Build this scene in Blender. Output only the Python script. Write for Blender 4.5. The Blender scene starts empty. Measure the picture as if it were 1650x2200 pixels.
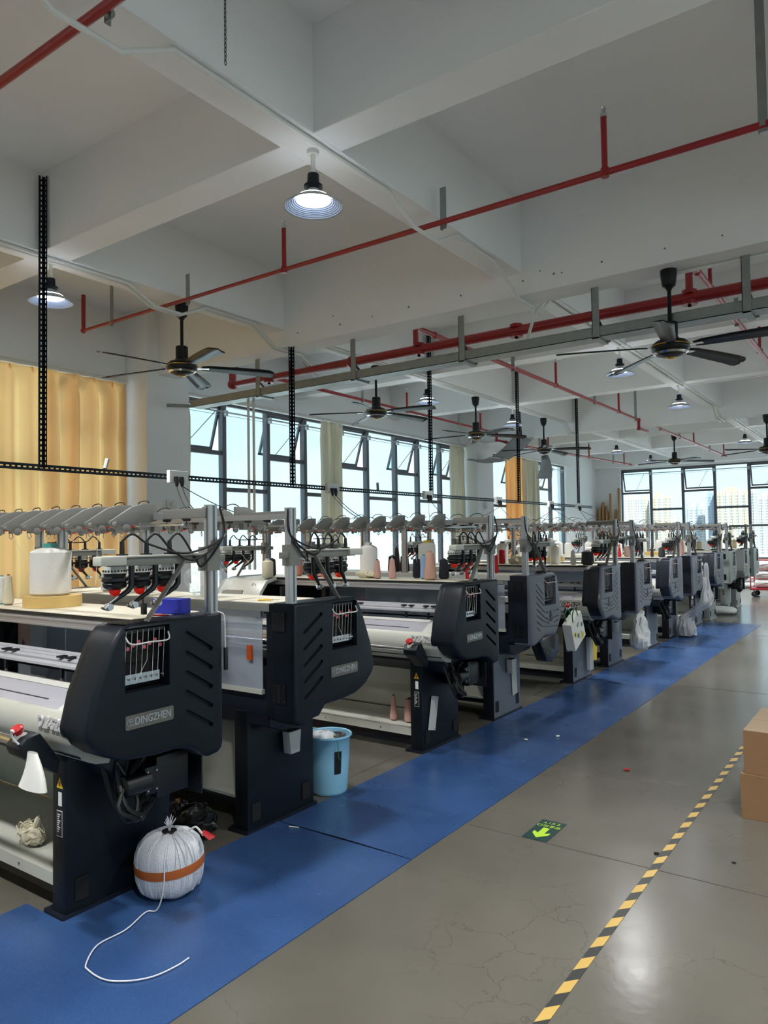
import bpy, bmesh, math, random
from mathutils import Vector, Matrix
random.seed(7)
S = bpy.context.scene
COL = S.collection
PI = math.pi

# ------------------------------------------------------------------ camera
FPX, YAW, PITCH, ROLL, EYE = 1573.2, math.radians(35.308), math.radians(1.998), math.radians(-0.8624), 1.6
cf = Vector((-math.sin(YAW)*math.cos(PITCH), math.cos(YAW)*math.cos(PITCH), math.sin(PITCH)))
cr = Vector((math.cos(YAW), math.sin(YAW), 0)); cu = cr.cross(cf)
r2 = cr*math.cos(ROLL)+cu*math.sin(ROLL); u2 = -cr*math.sin(ROLL)+cu*math.cos(ROLL)
cam = bpy.data.objects.new('camera', bpy.data.cameras.new('camera')); COL.objects.link(cam)
cam.data.sensor_fit = 'HORIZONTAL'; cam.data.sensor_width = 36.0; cam.data.lens = 36.0*FPX/1650
cam.data.clip_start = .05; cam.data.clip_end = 4000
cam.matrix_world = Matrix(((r2.x, u2.x, -cf.x, 0), (r2.y, u2.y, -cf.y, 0), (r2.z, u2.z, -cf.z, EYE), (0, 0, 0, 1)))
S.camera = cam

# ------------------------------------------------------------------ sky, sun, exposure
S.view_settings.view_transform = 'Standard'; S.view_settings.look = 'None'
S.view_settings.gamma = 1.0; S.view_settings.use_curve_mapping = False
S.view_settings.exposure = 0.52
SKY_STRENGTH = 2.1
def setup_world():
    w = bpy.data.worlds.new('sky'); S.world = w; w.use_nodes = True
    nt = w.node_tree; nt.nodes.clear(); N = nt.nodes.new; L = nt.links.new
    out = N('ShaderNodeOutputWorld'); bg = N('ShaderNodeBackground'); bg.inputs[1].default_value = SKY_STRENGTH
    tc = N('ShaderNodeTexCoord'); sep = N('ShaderNodeSeparateXYZ'); L(tc.outputs['Generated'], sep.inputs[0])
    ramp = N('ShaderNodeValToRGB'); e = ramp.color_ramp.elements
    e[0].position = 0.0; e[0].color = (.42, .47, .50, 1)
    e[1].position = 1.0; e[1].color = (.22, .35, .50, 1)
    for p, c in ((.47, (.44, .50, .54, 1)), (.50, (.42, .50, .545, 1)), (.60, (.295, .405, .475, 1)), (.75, (.26, .38, .48, 1))):
        k = e.new(p); k.color = c
    ma = N('ShaderNodeMath'); ma.operation = 'MULTIPLY_ADD'; ma.inputs[1].default_value = .5; ma.inputs[2].default_value = .5
    L(sep.outputs[2], ma.inputs[0]); L(ma.outputs[0], ramp.inputs[0])
    mp = N('ShaderNodeMapping'); mp.inputs['Scale'].default_value = (1.6, 1.6, 4.5); L(tc.outputs['Generated'], mp.inputs[0])
    no = N('ShaderNodeTexNoise'); no.inputs['Scale'].default_value = 2.2; no.inputs['Detail'].default_value = 7; no.inputs['Roughness'].default_value = .55
    L(mp.outputs[0], no.inputs[0])
    cr_ = N('ShaderNodeValToRGB'); cr_.color_ramp.elements[0].position = .46; cr_.color_ramp.elements[1].position = .72
    L(no.outputs[0], cr_.inputs[0])
    mx = N('ShaderNodeMix'); mx.data_type = 'RGBA'; L(cr_.outputs[0], mx.inputs[0]); L(ramp.outputs[0], mx.inputs[6])
    mx.inputs[7].default_value = (.44, .475, .50, 1)
    L(mx.outputs[2], bg.inputs[0]); L(bg.outputs[0], out.inputs[0])
setup_world()
sun = bpy.data.objects.new('sun', bpy.data.lights.new('sun', 'SUN')); COL.objects.link(sun)
sun.data.energy = 6.0; sun.data.angle = math.radians(3); sun.data.color = (1, .95, .86)
sun.rotation_euler = (math.radians(48), 0, math.radians(28))      # high behind the photographer, over the roof

LAMP_GLOW, LAMP_WATTS = 18.0, 21.0
def portal(name, loc, rot, sx, sy):
    l = bpy.data.lights.new(name, 'AREA'); l.shape = 'RECTANGLE'; l.size = sx; l.size_y = sy; l.energy = 1
    l.cycles.is_portal = True
    o = bpy.data.objects.new(name, l); COL.objects.link(o); o.location = loc; o.rotation_euler = rot
for y_, w_ in ((-16.2, 8.0), (-7.35, 8.1), (1.65, 8.2), (10.7, 8.1), (18.5, 5.7)): portal('window_portal', (-8.52, y_, 2.25), (0, -PI/2, 0), 2.9, w_)
for y_ in (-16.2, -7.3, 1.8, 10.7, 19.55): portal('window_portal', (9.7, y_, 2.25), (0, PI/2, 0), 2.9, 8.0)  # portals of the added right-hand windows
portal('window_portal', (-3.7, 24.3, 2.25), (-PI/2, 0, 0), 7.6, 2.9)
portal('window_portal', (4.7, 24.3, 2.25), (-PI/2, 0, 0), 7.6, 2.9)  # portal of the added window in the back wall

# ------------------------------------------------------------------ materials
def lin(c):
    return tuple((v/255/12.92 if v/255 <= .04045 else ((v/255+.055)/1.055)**2.4) for v in c)
MATS = {}
def mat(name, c, rough=.5, metal=0.0, var=.08, nscale=6.0, bump=0.0, bscale=60.0, trans=0.0, spec=.5, emit=None, coat=0.0, stretch=None, transl=0.0):
    """procedural material: base colour broken up by noise, optional fine bump"""
    m = bpy.data.materials.new(name); m.use_nodes = True; nt = m.node_tree; b = nt.nodes['Principled BSDF']
    N = nt.nodes.new; L = nt.links.new
    c = lin(c)
    tc = N('ShaderNodeTexCoord'); src = tc.outputs['Object']
    if stretch:
        mp = N('ShaderNodeMapping'); mp.inputs['Scale'].default_value = stretch; L(src, mp.inputs[0]); src = mp.outputs[0]
    n = N('ShaderNodeTexNoise'); n.inputs['Scale'].default_value = nscale; n.inputs['Detail'].default_value = 4; L(src, n.inputs[0])
    mx = N('ShaderNodeMix'); mx.data_type = 'RGBA'
    mx.inputs[6].default_value = (*[v*(1-var) for v in c], 1); mx.inputs[7].default_value = (*[min(1, v*(1+var)) for v in c], 1)
    L(n.outputs[0], mx.inputs[0]); L(mx.outputs[2], b.inputs['Base Color'])
    b.inputs['Roughness'].default_value = rough; b.inputs['Metallic'].default_value = metal
    b.inputs['Specular IOR Level'].default_value = spec
    if coat: b.inputs['Coat Weight'].default_value = coat; b.inputs['Coat Roughness'].default_value = .15
    if bump:
        n2 = N('ShaderNodeTexNoise'); n2.inputs['Scale'].default_value = bscale; n2.inputs['Detail'].default_value = 3; L(src, n2.inputs[0])
        bp = N('ShaderNodeBump'); bp.inputs['Strength'].default_value = bump; bp.inputs['Distance'].default_value = .01
        L(n2.outputs[0], bp.inputs['Height']); L(bp.outputs[0], b.inputs['Normal'])
    if emit:
        b.inputs['Emission Color'].default_value = (*lin(emit[0]), 1); b.inputs['Emission Strength'].default_value = emit[1]
    out = nt.nodes['Material Output']
    if trans:                                    # clear sheet: mostly see-through with a glossy skin
        t = N('ShaderNodeBsdfTransparent'); t.inputs[0].default_value = (*[min(1, .55+.45*v/max(c)) for v in c], 1)
        ms = N('ShaderNodeMixShader'); ms.inputs[0].default_value = trans
        L(b.outputs[0], ms.inputs[1]); L(t.outputs[0], ms.inputs[2]); L(ms.outputs[0], out.inputs[0])
    if transl:
        t = N('ShaderNodeBsdfTranslucent'); L(mx.outputs[2], t.inputs[0])
        ms = N('ShaderNodeMixShader'); ms.inputs[0].default_value = transl
        L(b.outputs[0], ms.inputs[1]); L(t.outputs[0], ms.inputs[2]); L(ms.outputs[0], out.inputs[0])
    MATS[name] = m; return m
M = MATS
mat('white_paint', (236, 237, 237), .85, var=.03, nscale=1.2, bump=.05, bscale=25)
mat('ceiling_paint', (237, 238, 238), .85, var=.04, nscale=.8, bump=.05, bscale=25)
mat('navy_enamel', (15, 22, 30), .42, spec=.28, var=.1, bump=.03, bscale=300)
mat('deep_navy', (14, 20, 34), .45, var=.1)
mat('slate_enamel', (98, 103, 114), .45, var=.06, bump=.03, bscale=300)
mat('grey_enamel', (150, 157, 154), .45, var=.05)
mat('beige_enamel', (186, 187, 176), .38, var=.04)
mat('cream_top', (214, 207, 186), .35, var=.05, nscale=3)
mat('aluminium', (186, 188, 192), .38, .75, var=.06, nscale=3, stretch=(.4, 8, 8))
mat('letter_silver', (206, 206, 208), .25, .35, var=.03)
mat('rail_steel', (204, 206, 211), .3, .3, var=.06, nscale=4, stretch=(.5, 10, 10))
mat('bed_steel', (186, 187, 196), .34, .35, var=.08, nscale=4, stretch=(.5, 10, 10))
mat('bright_metal', (205, 208, 212), .22, .95, var=.05)
mat('chrome', (225, 228, 232), .12, 1.0, var=.03)
mat('galvanised', (150, 156, 154), .42, .6, var=.2, nscale=14)
mat('arm_grey', (122, 122, 117), .5, var=.05)
mat('light_plastic', (198, 198, 192), .45, var=.04)
mat('black_plastic', (16, 17, 20), .4, var=.1)
mat('black_void', (5, 5, 7), .8, var=.1)
mat('black_cable', (14, 14, 16), .45, var=.1)
mat('red_lens', (196, 30, 18), .25, var=.1, emit=((255, 40, 15), .12))
mat('red_plastic', (176, 30, 34), .35, var=.06)
mat('pink_disc', (196, 92, 108), .45, var=.1)
mat('orange_plastic', (205, 84, 26), .4, var=.06)
mat('red_pipe', (150, 22, 26), .38, var=.12, nscale=4, coat=.2)
mat('white_pvc', (224, 224, 220), .45, var=.03)
mat('gold', (200, 160, 70), .3, .9, var=.06)
mat('fan_black', (12, 13, 15), .34, var=.1, nscale=9, spec=.35)
mat('reflector', (122, 134, 154), .35, var=.05)
mat('shade_grey', (168, 170, 168), .45, var=.05)
mat('acrylic', (180, 189, 199), .12, trans=.46, var=.05)  # pale diffuse base stands in for whitish window reflections on the covers
mat('acrylic_dim', (150, 160, 168), .15, trans=.6, var=.05)
mat('glass', (205, 225, 228), .03, trans=.93, var=.01)
mat('clear_film', (225, 228, 230), .14, trans=.8, var=.05, bump=.5, bscale=30)
mat('sack_film', (218, 220, 222), .2, trans=.62, var=.08, bump=.6, bscale=25)
mat('milky_film', (225, 227, 228), .25, trans=.42, var=.08, bump=.6, bscale=25)
mat('window_frame', (92, 93, 98), .45, .2, var=.06)
mat('label_black', (18, 19, 21), .45, var=.1)
mat('label_white', (222, 222, 216), .5, var=.05)
mat('warning_yellow', (222, 186, 32), .5, var=.05)
mat('plate_grey', (104, 104, 98), .4, .35, var=.1)
mat('screen', (92, 98, 100), .12, var=.05)
mat('cardboard', (132, 100, 68), .8, var=.08, nscale=5, bump=.05, bscale=40, stretch=(1, 1, 6))
mat('cardboard_top', (146, 128, 104), .8, var=.1, nscale=5)
mat('paper', (232, 230, 222), .7, var=.03)
mat('kraft_tube', (176, 134, 88), .75, var=.12, nscale=4)
mat('blue_box', (26, 34, 160), .35, var=.06)
mat('bucket_blue', (142, 198, 226), .35, var=.03)
mat('tape_tan', (206, 172, 104), .45, var=.07)
mat('tape_brown', (176, 92, 34), .4, var=.05)
mat('trolley_red', (168, 40, 48), .4, var=.06)
mat('rubber', (28, 28, 30), .7, var=.1)
mat('sack_white', (222, 224, 222), .55, var=.06, bump=.4, bscale=14)
mat('scrap_grey', (88, 88, 92), .9, var=.5, nscale=20, bump=.8, bscale=30)
mat('black_bag', (16, 17, 19), .25, var=.2, bump=.6, bscale=24)
mat('lamp_glow', (255, 255, 255), .5, emit=((240, 246, 255), LAMP_GLOW))
mat('green_strap', (30, 122, 84), .5, var=.1)
mat('green_print', (34, 130, 62), .6, var=.1)
mat('sign_green', (18, 52, 48), .4, var=.1)
mat('sign_lime', (160, 198, 48), .45, var=.05)
mat('fabric_grey', (158, 160, 164), .85, var=.06, transl=.25)
mat('joint_dark', (70, 68, 62), .9, var=.2)
mat('stone_grey', (120, 120, 116), .9, var=.2)

def yarn(name, c):
    m = mat(name, c, .85, var=.07, nscale=10, stretch=(4, 4, 60), bump=.35, bscale=14); return m
for n_, c_ in dict(white=(222, 220, 212), cream=(208, 200, 172), pink=(196, 152, 142), beigepink=(192, 152, 134), black=(22, 24, 32), charcoal=(58, 62, 62),
                   red=(178, 24, 34), blue=(140, 172, 208), terracotta=(186, 118, 98), taupe=(146, 124, 114), brown=(62, 48, 46), palegrey=(198, 206, 208), tweed=(120, 118, 108), darkolive=(52, 52, 46)).items():
    yarn('yarn_'+n_, c_)

def nodes_of(name):
    m = bpy.data.materials.new(name); m.use_nodes = True; MATS[name] = m
    return m.node_tree, m.node_tree.nodes['Principled BSDF'], m.node_tree.nodes.new, m.node_tree.links.new
def floor_material():
    nt, b, N, L = nodes_of('epoxy_floor')
    tc = N('ShaderNodeTexCoord')
    n = N('ShaderNodeTexNoise'); n.inputs['Scale'].default_value = .9; n.inputs['Detail'].default_value = 6; L(tc.outputs['Object'], n.inputs[0])
    r = N('ShaderNodeValToRGB'); r.color_ramp.elements[0].position = .3; r.color_ramp.elements[0].color = (*lin((83, 81, 73)), 1)
    r.color_ramp.elements[1].position = .72; r.color_ramp.elements[1].color = (*lin((100, 97, 88)), 1); L(n.outputs[0], r.inputs[0])
    # hairline cracks: voronoi edges warped by noise, masked in patches
    nw = N('ShaderNodeTexNoise'); nw.inputs['Scale'].default_value = 7; nw.inputs['Detail'].default_value = 4; L(tc.outputs['Object'], nw.inputs[0])
    va = N('ShaderNodeVectorMath'); va.operation = 'MULTIPLY_ADD'; L(nw.outputs['Color'], va.inputs[0]); va.inputs[1].default_value = (.22, .22, .22); L(tc.outputs['Object'], va.inputs[2])
    vo = N('ShaderNodeTexVoronoi'); vo.feature = 'DISTANCE_TO_EDGE'; vo.inputs['Scale'].default_value = 4.2; L(va.outputs[0], vo.inputs[0])
    cr_ = N('ShaderNodeMapRange'); cr_.inputs[1].default_value = .004; cr_.inputs[2].default_value = .012; cr_.inputs[3].default_value = 1; cr_.inputs[4].default_value = 0; L(vo.outputs['Distance'], cr_.inputs[0])
    pm = N('ShaderNodeTexNoise'); pm.inputs['Scale'].default_value = 1.3; L(tc.outputs['Object'], pm.inputs[0])
    pr_ = N('ShaderNodeMapRange'); pr_.inputs[1].default_value = .46; pr_.inputs[2].default_value = .62; L(pm.outputs[0], pr_.inputs[0])
    mu = N('ShaderNodeMath'); mu.operation = 'MULTIPLY'; L(cr_.outputs[0], mu.inputs[0]); L(pr_.outputs[0], mu.inputs[1])
    m2 = N('ShaderNodeMath'); m2.operation = 'MULTIPLY'; m2.inputs[1].default_value = .6; L(mu.outputs[0], m2.inputs[0])
    mx = N('ShaderNodeMix'); mx.data_type = 'RGBA'; L(m2.outputs[0], mx.inputs[0]); L(r.outputs[0], mx.inputs[6]); mx.inputs[7].default_value = (*lin((66, 62, 56)), 1)
    # scuffs and dirt specks
    sp = N('ShaderNodeTexNoise'); sp.inputs['Scale'].default_value = 34; sp.inputs['Detail'].default_value = 2; L(tc.outputs['Object'], sp.inputs[0])
    sr = N('ShaderNodeMapRange'); sr.inputs[1].default_value = .72; sr.inputs[2].default_value = .78; L(sp.outputs[0], sr.inputs[0])
    s2 = N('ShaderNodeMath'); s2.operation = 'MULTIPLY'; s2.inputs[1].default_value = .35; L(sr.outputs[0], s2.inputs[0])
    mx2 = N('ShaderNodeMix'); mx2.data_type = 'RGBA'; L(s2.outputs[0], mx2.inputs[0]); L(mx.outputs[2], mx2.inputs[6]); mx2.inputs[7].default_value = (*lin((92, 86, 76)), 1)
    L(mx2.outputs[2], b.inputs['Base Color'])
    rn = N('ShaderNodeTexNoise'); rn.inputs['Scale'].default_value = 3; rn.inputs['Detail'].default_value = 5; L(tc.outputs['Object'], rn.inputs[0])
    rr = N('ShaderNodeMapRange'); rr.inputs[3].default_value = .12; rr.inputs[4].default_value = .27; b.inputs['Specular IOR Level'].default_value = .6; L(rn.outputs[0], rr.inputs[0]); L(rr.outputs[0], b.inputs['Roughness'])
    bn = N('ShaderNodeTexNoise'); bn.inputs['Scale'].default_value = 22; bn.inputs['Detail'].default_value = 5; L(tc.outputs['Object'], bn.inputs[0])
    bp = N('ShaderNodeBump'); bp.inputs['Strength'].default_value = .05; bp.inputs['Distance'].default_value = .01; L(bn.outputs[0], bp.inputs['Height']); L(bp.outputs[0], b.inputs['Normal'])
floor_material()
def mat_material():
    nt, b, N, L = nodes_of('blue_vinyl')
    tc = N('ShaderNodeTexCoord')
    n = N('ShaderNodeTexNoise'); n.inputs['Scale'].default_value = 1.4; n.inputs['Detail'].default_value = 6; L(tc.outputs['Object'], n.inputs[0])
    r = N('ShaderNodeValToRGB'); r.color_ramp.elements[0].position = .3; r.color_ramp.elements[0].color = (*lin((38, 65, 106)), 1)
    r.color_ramp.elements[1].position = .75; r.color_ramp.elements[1].color = (*lin((55, 85, 132)), 1); L(n.outputs[0], r.inputs[0])
    f = N('ShaderNodeTexNoise'); f.inputs['Scale'].default_value = 160; f.inputs['Detail'].default_value = 2; L(tc.outputs['Object'], f.inputs[0])
    mx = N('ShaderNodeMix'); mx.data_type = 'RGBA'; mx.blend_type = 'OVERLAY'; mx.inputs[0].default_value = .25; L(r.outputs[0], mx.inputs[6]); L(f.outputs[0], mx.inputs[7])
    L(mx.outputs[2], b.inputs['Base Color'])
    rn = N('ShaderNodeTexNoise'); rn.inputs['Scale'].default_value = 2.2; rn.inputs['Detail'].default_value = 5; L(tc.outputs['Object'], rn.inputs[0])
    rr = N('ShaderNodeMapRange'); rr.inputs[3].default_value = .17; rr.inputs[4].default_value = .36; L(rn.outputs[0], rr.inputs[0]); L(rr.outputs[0], b.inputs['Roughness'])
    bp = N('ShaderNodeBump'); bp.inputs['Strength'].default_value = .12; bp.inputs['Distance'].default_value = .004; L(f.outputs[0], bp.inputs['Height']); L(bp.outputs[0], b.inputs['Normal'])
mat_material()
def curtain_material(name, c, tw):
    nt, b, N, L = nodes_of(name)
    tc = N('ShaderNodeTexCoord'); n = N('ShaderNodeTexNoise'); n.inputs['Scale'].default_value = 3; L(tc.outputs['Object'], n.inputs[0])
    mx = N('ShaderNodeMix'); mx.data_type = 'RGBA'; c = lin(c); mx.inputs[6].default_value = (*[v*.93 for v in c], 1); mx.inputs[7].default_value = (*[v*1.05 for v in c], 1); L(n.outputs[0], mx.inputs[0])
    L(mx.outputs[2], b.inputs['Base Color']); b.inputs['Roughness'].default_value = .9
    t = N('ShaderNodeBsdfTranslucent'); L(mx.outputs[2], t.inputs[0])
    ms = N('ShaderNodeMixShader'); ms.inputs[0].default_value = tw; L(b.outputs[0], ms.inputs[1]); L(t.outputs[0], ms.inputs[2]); L(ms.outputs[0], nt.nodes['Material Output'].inputs[0])
curtain_material('curtain_amber', (255, 227, 186), .95)
curtain_material('curtain_cream', (232, 226, 212), .6)
def twine_material():
    nt, b, N, L = nodes_of('twine_wrap')
    tc = N('ShaderNodeTexCoord'); w = N('ShaderNodeTexWave'); w.bands_direction = 'DIAGONAL'; w.inputs['Scale'].default_value = 60; w.inputs['Distortion'].default_value = 9; w.inputs['Detail'].default_value = 3
    L(tc.outputs['Object'], w.inputs[0])
    r = N('ShaderNodeValToRGB'); r.color_ramp.elements[0].color = (*lin((198, 200, 206)), 1); r.color_ramp.elements[1].color = (*lin((222, 224, 229)), 1); L(w.outputs[0], r.inputs[0])
    L(r.outputs[0], b.inputs['Base Color']); b.inputs['Roughness'].default_value = .28
    bp = N('ShaderNodeBump'); bp.inputs['Strength'].default_value = .25; bp.inputs['Distance'].default_value = .004; L(w.outputs[0], bp.inputs['Height']); L(bp.outputs[0], b.inputs['Normal'])
twine_material()

# ------------------------------------------------------------------ mesh helpers
class MB:
    def __init__(s): s.v = []; s.f = []
    def add(s, vs, fs):
        o = len(s.v); s.v += [tuple(v) for v in vs]; s.f += [tuple(i+o for i in f) for f in fs]; return s
    def box(s, x0, x1, y0, y1, z0, z1):
        return s.add([(x0, y0, z0), (x1, y0, z0), (x1, y1, z0), (x0, y1, z0), (x0, y0, z1), (x1, y0, z1), (x1, y1, z1), (x0, y1, z1)],
                     [(0, 3, 2, 1), (4, 5, 6, 7), (0, 1, 5, 4), (1, 2, 6, 5), (2, 3, 7, 6), (3, 0, 4, 7)])
    def prism(s, poly, ax, a, b):
        def P(p, t): return (t, p[0], p[1]) if ax == 'x' else ((p[0], t, p[1]) if ax == 'y' else (p[0], p[1], t))
        n = len(poly)
        return s.add([P(p, a) for p in poly]+[P(p, b) for p in poly], [tuple(range(n))[::-1], tuple(range(n, 2*n))]+[(i, (i+1) % n, (i+1) % n+n, i+n) for i in range(n)])
    def bar(s, p0, p1, w, h):
        """rectangular bar between two points: w across (horizontal), h along the other normal"""
        p0, p1 = Vector(p0), Vector(p1); d = (p1-p0).normalized()
        a = d.cross(Vector((0, 0, 1)))
        if a.length < .01: a = Vector((1, 0, 0))
        a.normalize(); b = a.cross(d); a *= w/2; b *= h/2
        vs = [p+i*a+j*b for p in (p0, p1) for i, j in ((-1, -1), (1, -1), (1, 1), (-1, 1))]
        return s.add(vs, [(0, 1, 2, 3), (7, 6, 5, 4), (0, 4, 5, 1), (1, 5, 6, 2), (2, 6, 7, 3), (3, 7, 4, 0)])
    def tube(s, pts, r, n=8, caps=True):
        pts = [Vector(p) for p in pts]; m = len(pts); rr = r if isinstance(r, (list, tuple)) else [r]*m
        vs = []; prev = None
        for i, p in enumerate(pts):
            d = ((pts[min(i+1, m-1)]-p).normalized()+(p-pts[max(i-1, 0)]).normalized()); d.normalize()
            if prev is None:
                a = d.cross(Vector((0, 0, 1)))
                if a.length < .05: a = d.cross(Vector((1, 0, 0)))
            else: a = prev-d*prev.dot(d)
            a.normalize(); prev = a; b = d.cross(a)
            vs += [p+(a*math.cos(2*PI*k/n)+b*math.sin(2*PI*k/n))*rr[i] for k in range(n)]
        fs = [(i*n+k, i*n+(k+1) % n, (i+1)*n+(k+1) % n, (i+1)*n+k) for i in range(m-1) for k in range(n)]
        if caps: fs += [tuple(range(n))[::-1], tuple((m-1)*n+k for k in range(n))]
        return s.add(vs, fs)
    def lathe(s, prof, c=(0, 0, 0), n=20, ax='z', caps=True):
        vs = []; cx, cy, cz = c
        for r, h in prof:
            for k in range(n):
                a = 2*PI*k/n; u, v = r*math.cos(a), r*math.sin(a)
                vs.append((cx+u, cy+v, cz+h) if ax == 'z' else ((cx+h, cy+u, cz+v) if ax == 'x' else (cx+u, cy+h, cz+v)))
        m = len(prof); fs = [(i*n+k, i*n+(k+1) % n, (i+1)*n+(k+1) % n, (i+1)*n+k) for i in range(m-1) for k in range(n)]
        if caps: fs += [tuple(range(n))[::-1], tuple((m-1)*n+k for k in range(n))]
        return s.add(vs, fs)
    def ball(s, c, r, n=12, m=8, sc=(1, 1, 1)):
        pr = [(r*math.sin(PI*(i+.001)/(m+.002)), -r*math.cos(PI*i/m)) for i in range(m+1)]
        o = len(s.v); s.lathe([(max(p[0], r*.02), p[1]) for p in pr], (0, 0, 0), n)
        for i in range(o, len(s.v)):
            v = s.v[i]; s.v[i] = (c[0]+v[0]*sc[0], c[1]+v[1]*sc[1], c[2]+v[2]*sc[2])
        return s
    def grid(s, P):
        """P: rows of points"""
        h, w = len(P), len(P[0])
        return s.add([p for row in P for p in row], [(i*w+j, i*w+j+1, (i+1)*w+j+1, (i+1)*w+j) for i in range(h-1) for j in range(w-1)])
    def tf(s, mtx, start=0):
        for i in range(start, len(s.v)): s.v[i] = tuple(mtx @ Vector(s.v[i]))
        return s
    def mesh(s, name, sy=1, smooth=35, bevel=0, segs=2):
        me = bpy.data.meshes.new(name); me.from_pydata([(x, y*sy, z) for x, y, z in s.v], [], s.f)
        bm = bmesh.new(); bm.from_mesh(me)
        bmesh.ops.recalc_face_normals(bm, faces=bm.faces)
        if bevel: 
            es = [e for e in bm.edges if len(e.link_faces) == 2 and e.calc_face_angle(0) > .5]
            bmesh.ops.bevel(bm, geom=es, offset=bevel, segments=segs, affect='EDGES', profile=.5, clamp_overlap=True)
        bm.to_mesh(me); bm.free()
        if smooth:
            me.shade_smooth(); me.set_sharp_from_angle(angle=math.radians(smooth))
        return me
    def build(s, name, m, parent=None, sy=1, smooth=35, bevel=0, segs=2, loc=None):
        return link(name, s.mesh(name, sy, smooth, bevel, segs), m, parent, loc)
def link(name, me, m, parent=None, loc=None):
    if m is not None and not me.materials: me.materials.append(M[m] if isinstance(m, str) else m)
    o = bpy.data.objects.new(name, me); COL.objects.link(o); o.parent = parent
    if loc: o.location = loc
    return o
def tag(o, label=None, cat=None, group=None, kind=None):
    if label: o['label'] = label
    if cat: o['category'] = cat
    if group: o['group'] = group
    if kind: o['kind'] = kind
    return o
def thing(name, label, cat, loc=(0, 0, 0), group=None, rz=0):
    o = bpy.data.objects.new(name, None); COL.objects.link(o); o.location = loc; o.rotation_euler = (0, 0, rz); o.empty_display_size = .1
    return tag(o, label, cat, group)
KIDS = {}
def copy_tree(o, parent=None):
    c = o.copy(); COL.objects.link(c); c.parent = parent
    if o.name not in KIDS: KIDS[o.name] = [x.name for x in o.children]
    for ch in KIDS[o.name]: copy_tree(bpy.data.objects[ch], c)
    return c
_txt = {}
def text_mesh(body, size, depth=.004, ax=1.0, bold=0.0):
    key = (body, size, depth, ax, bold)
    if key in _txt: return _txt[key].copy()
    cu_ = bpy.data.curves.new('lettering', 'FONT'); cu_.body = body; cu_.size = size; cu_.extrude = depth/2; cu_.align_x = 'CENTER'; cu_.align_y = 'CENTER'; cu_.offset = bold; cu_.resolution_u = 3
    o = bpy.data.objects.new('lettering', cu_); COL.objects.link(o)
    dg = bpy.context.evaluated_depsgraph_get(); me = bpy.data.meshes.new_from_object(o.evaluated_get(dg))
    bpy.data.objects.remove(o); bpy.data.curves.remove(cu_); me.materials.clear()
    me.transform(Matrix.Diagonal((ax, 1, 1, 1))); _txt[key] = me; return me.copy()
def text(name, body, size, m, parent, origin, right, up, depth=.004, ax=1.0, bold=0.0):
    me = text_mesh(body, size, depth, ax, bold)
    r, u = Vector(right).normalized(), Vector(up).normalized(); n = r.cross(u)
    me.transform(Matrix(((r.x, u.x, n.x, origin[0]), (r.y, u.y, n.y, origin[1]), (r.z, u.z, n.z, origin[2]), (0, 0, 0, 1))))
    return link(name, me, m, parent)
def arc(p0, p1, sag, n=10):
    """cable hanging between two points"""
    p0, p1 = Vector(p0), Vector(p1)
    return [p0.lerp(p1, i/n)-Vector((0, 0, sag*4*(i/n)*(1-i/n))) for i in range(n+1)]
from mathutils import noise as mnoise
def crumple(mb, amp, freq, seed=0, zmin=None):
    o = Vector((seed*3.1, seed*1.7, seed*.9)); out = []
    for v in mb.v:
        p = Vector(v); d = mnoise.noise_vector(p*freq+o)*amp+mnoise.noise_vector(p*freq*2.7+o)*amp*.45
        q = p+d
        if zmin is not None: q.z = max(zmin, q.z)
        out.append(tuple(q))
    mb.v = out; return mb
def spline(pts, k=6):
    pts = [Vector(p) for p in pts]; P = [pts[0]]+pts+[pts[-1]]; out = []
    for i in range(1, len(P)-2):
        a, b, c, d = P[i-1:i+3]
        for j in range(k):
            t = j/k; out.append(.5*((2*b)+(c-a)*t+(2*a-5*b+4*c-d)*t*t+(3*b-a-3*c+d)*t**3))
    return out+[pts[-1]]

# ------------------------------------------------------------------ room shell
WL, WB, WR, WF = -8.32, 24.1, 9.5, -20.8          # wall faces: left, back, right, front
SLAB, ZS, ZM, HEAD, SILL = 4.61, 3.96, 3.76, 3.70, .80
BAYS = ((-20.2, -12.2), (-11.4, -3.3), (-2.5, 5.79), (6.63, 14.8), (15.65, 21.35))
def struct(o): o['kind'] = 'structure'; return o
struct(MB().box(WL-.3, WR+.3, WF-.3, WB+.3, -.3, 0).build('floor', 'epoxy_floor', smooth=0))
ceiling = struct(MB().box(WL-.3, WR+.3, WF-.3, WB+.3, SLAB, SLAB+.3).build('ceiling', 'ceiling_paint', smooth=0))
for y in (-20.5, -11.63, -2.75, 6.21, 15.09, 23.97):
    MB().box(WL-.1, WR+.1, y-.16, y+.16, ZM, SLAB+.02).build('beam', 'ceiling_paint', ceiling, smooth=0, bevel=.006)
for y in (-17.5, -14.6, -8.65, -5.7, .38, 3.33, 9.21, 12.14, 18.14, 21.09):
    MB().box(WL-.1, WR+.1, y-.13, y+.13, ZS+.004, SLAB+.02).build('beam', 'ceiling_paint', ceiling, smooth=0, bevel=.006)
for x in (-5.76, -2.86, .05, 2.96, 5.9):
    MB().box(x-.13, x+.13, WF-.1, WB+.1, ZS, SLAB+.02).build('beam', 'ceiling_paint', ceiling, smooth=0, bevel=.006)
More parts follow.
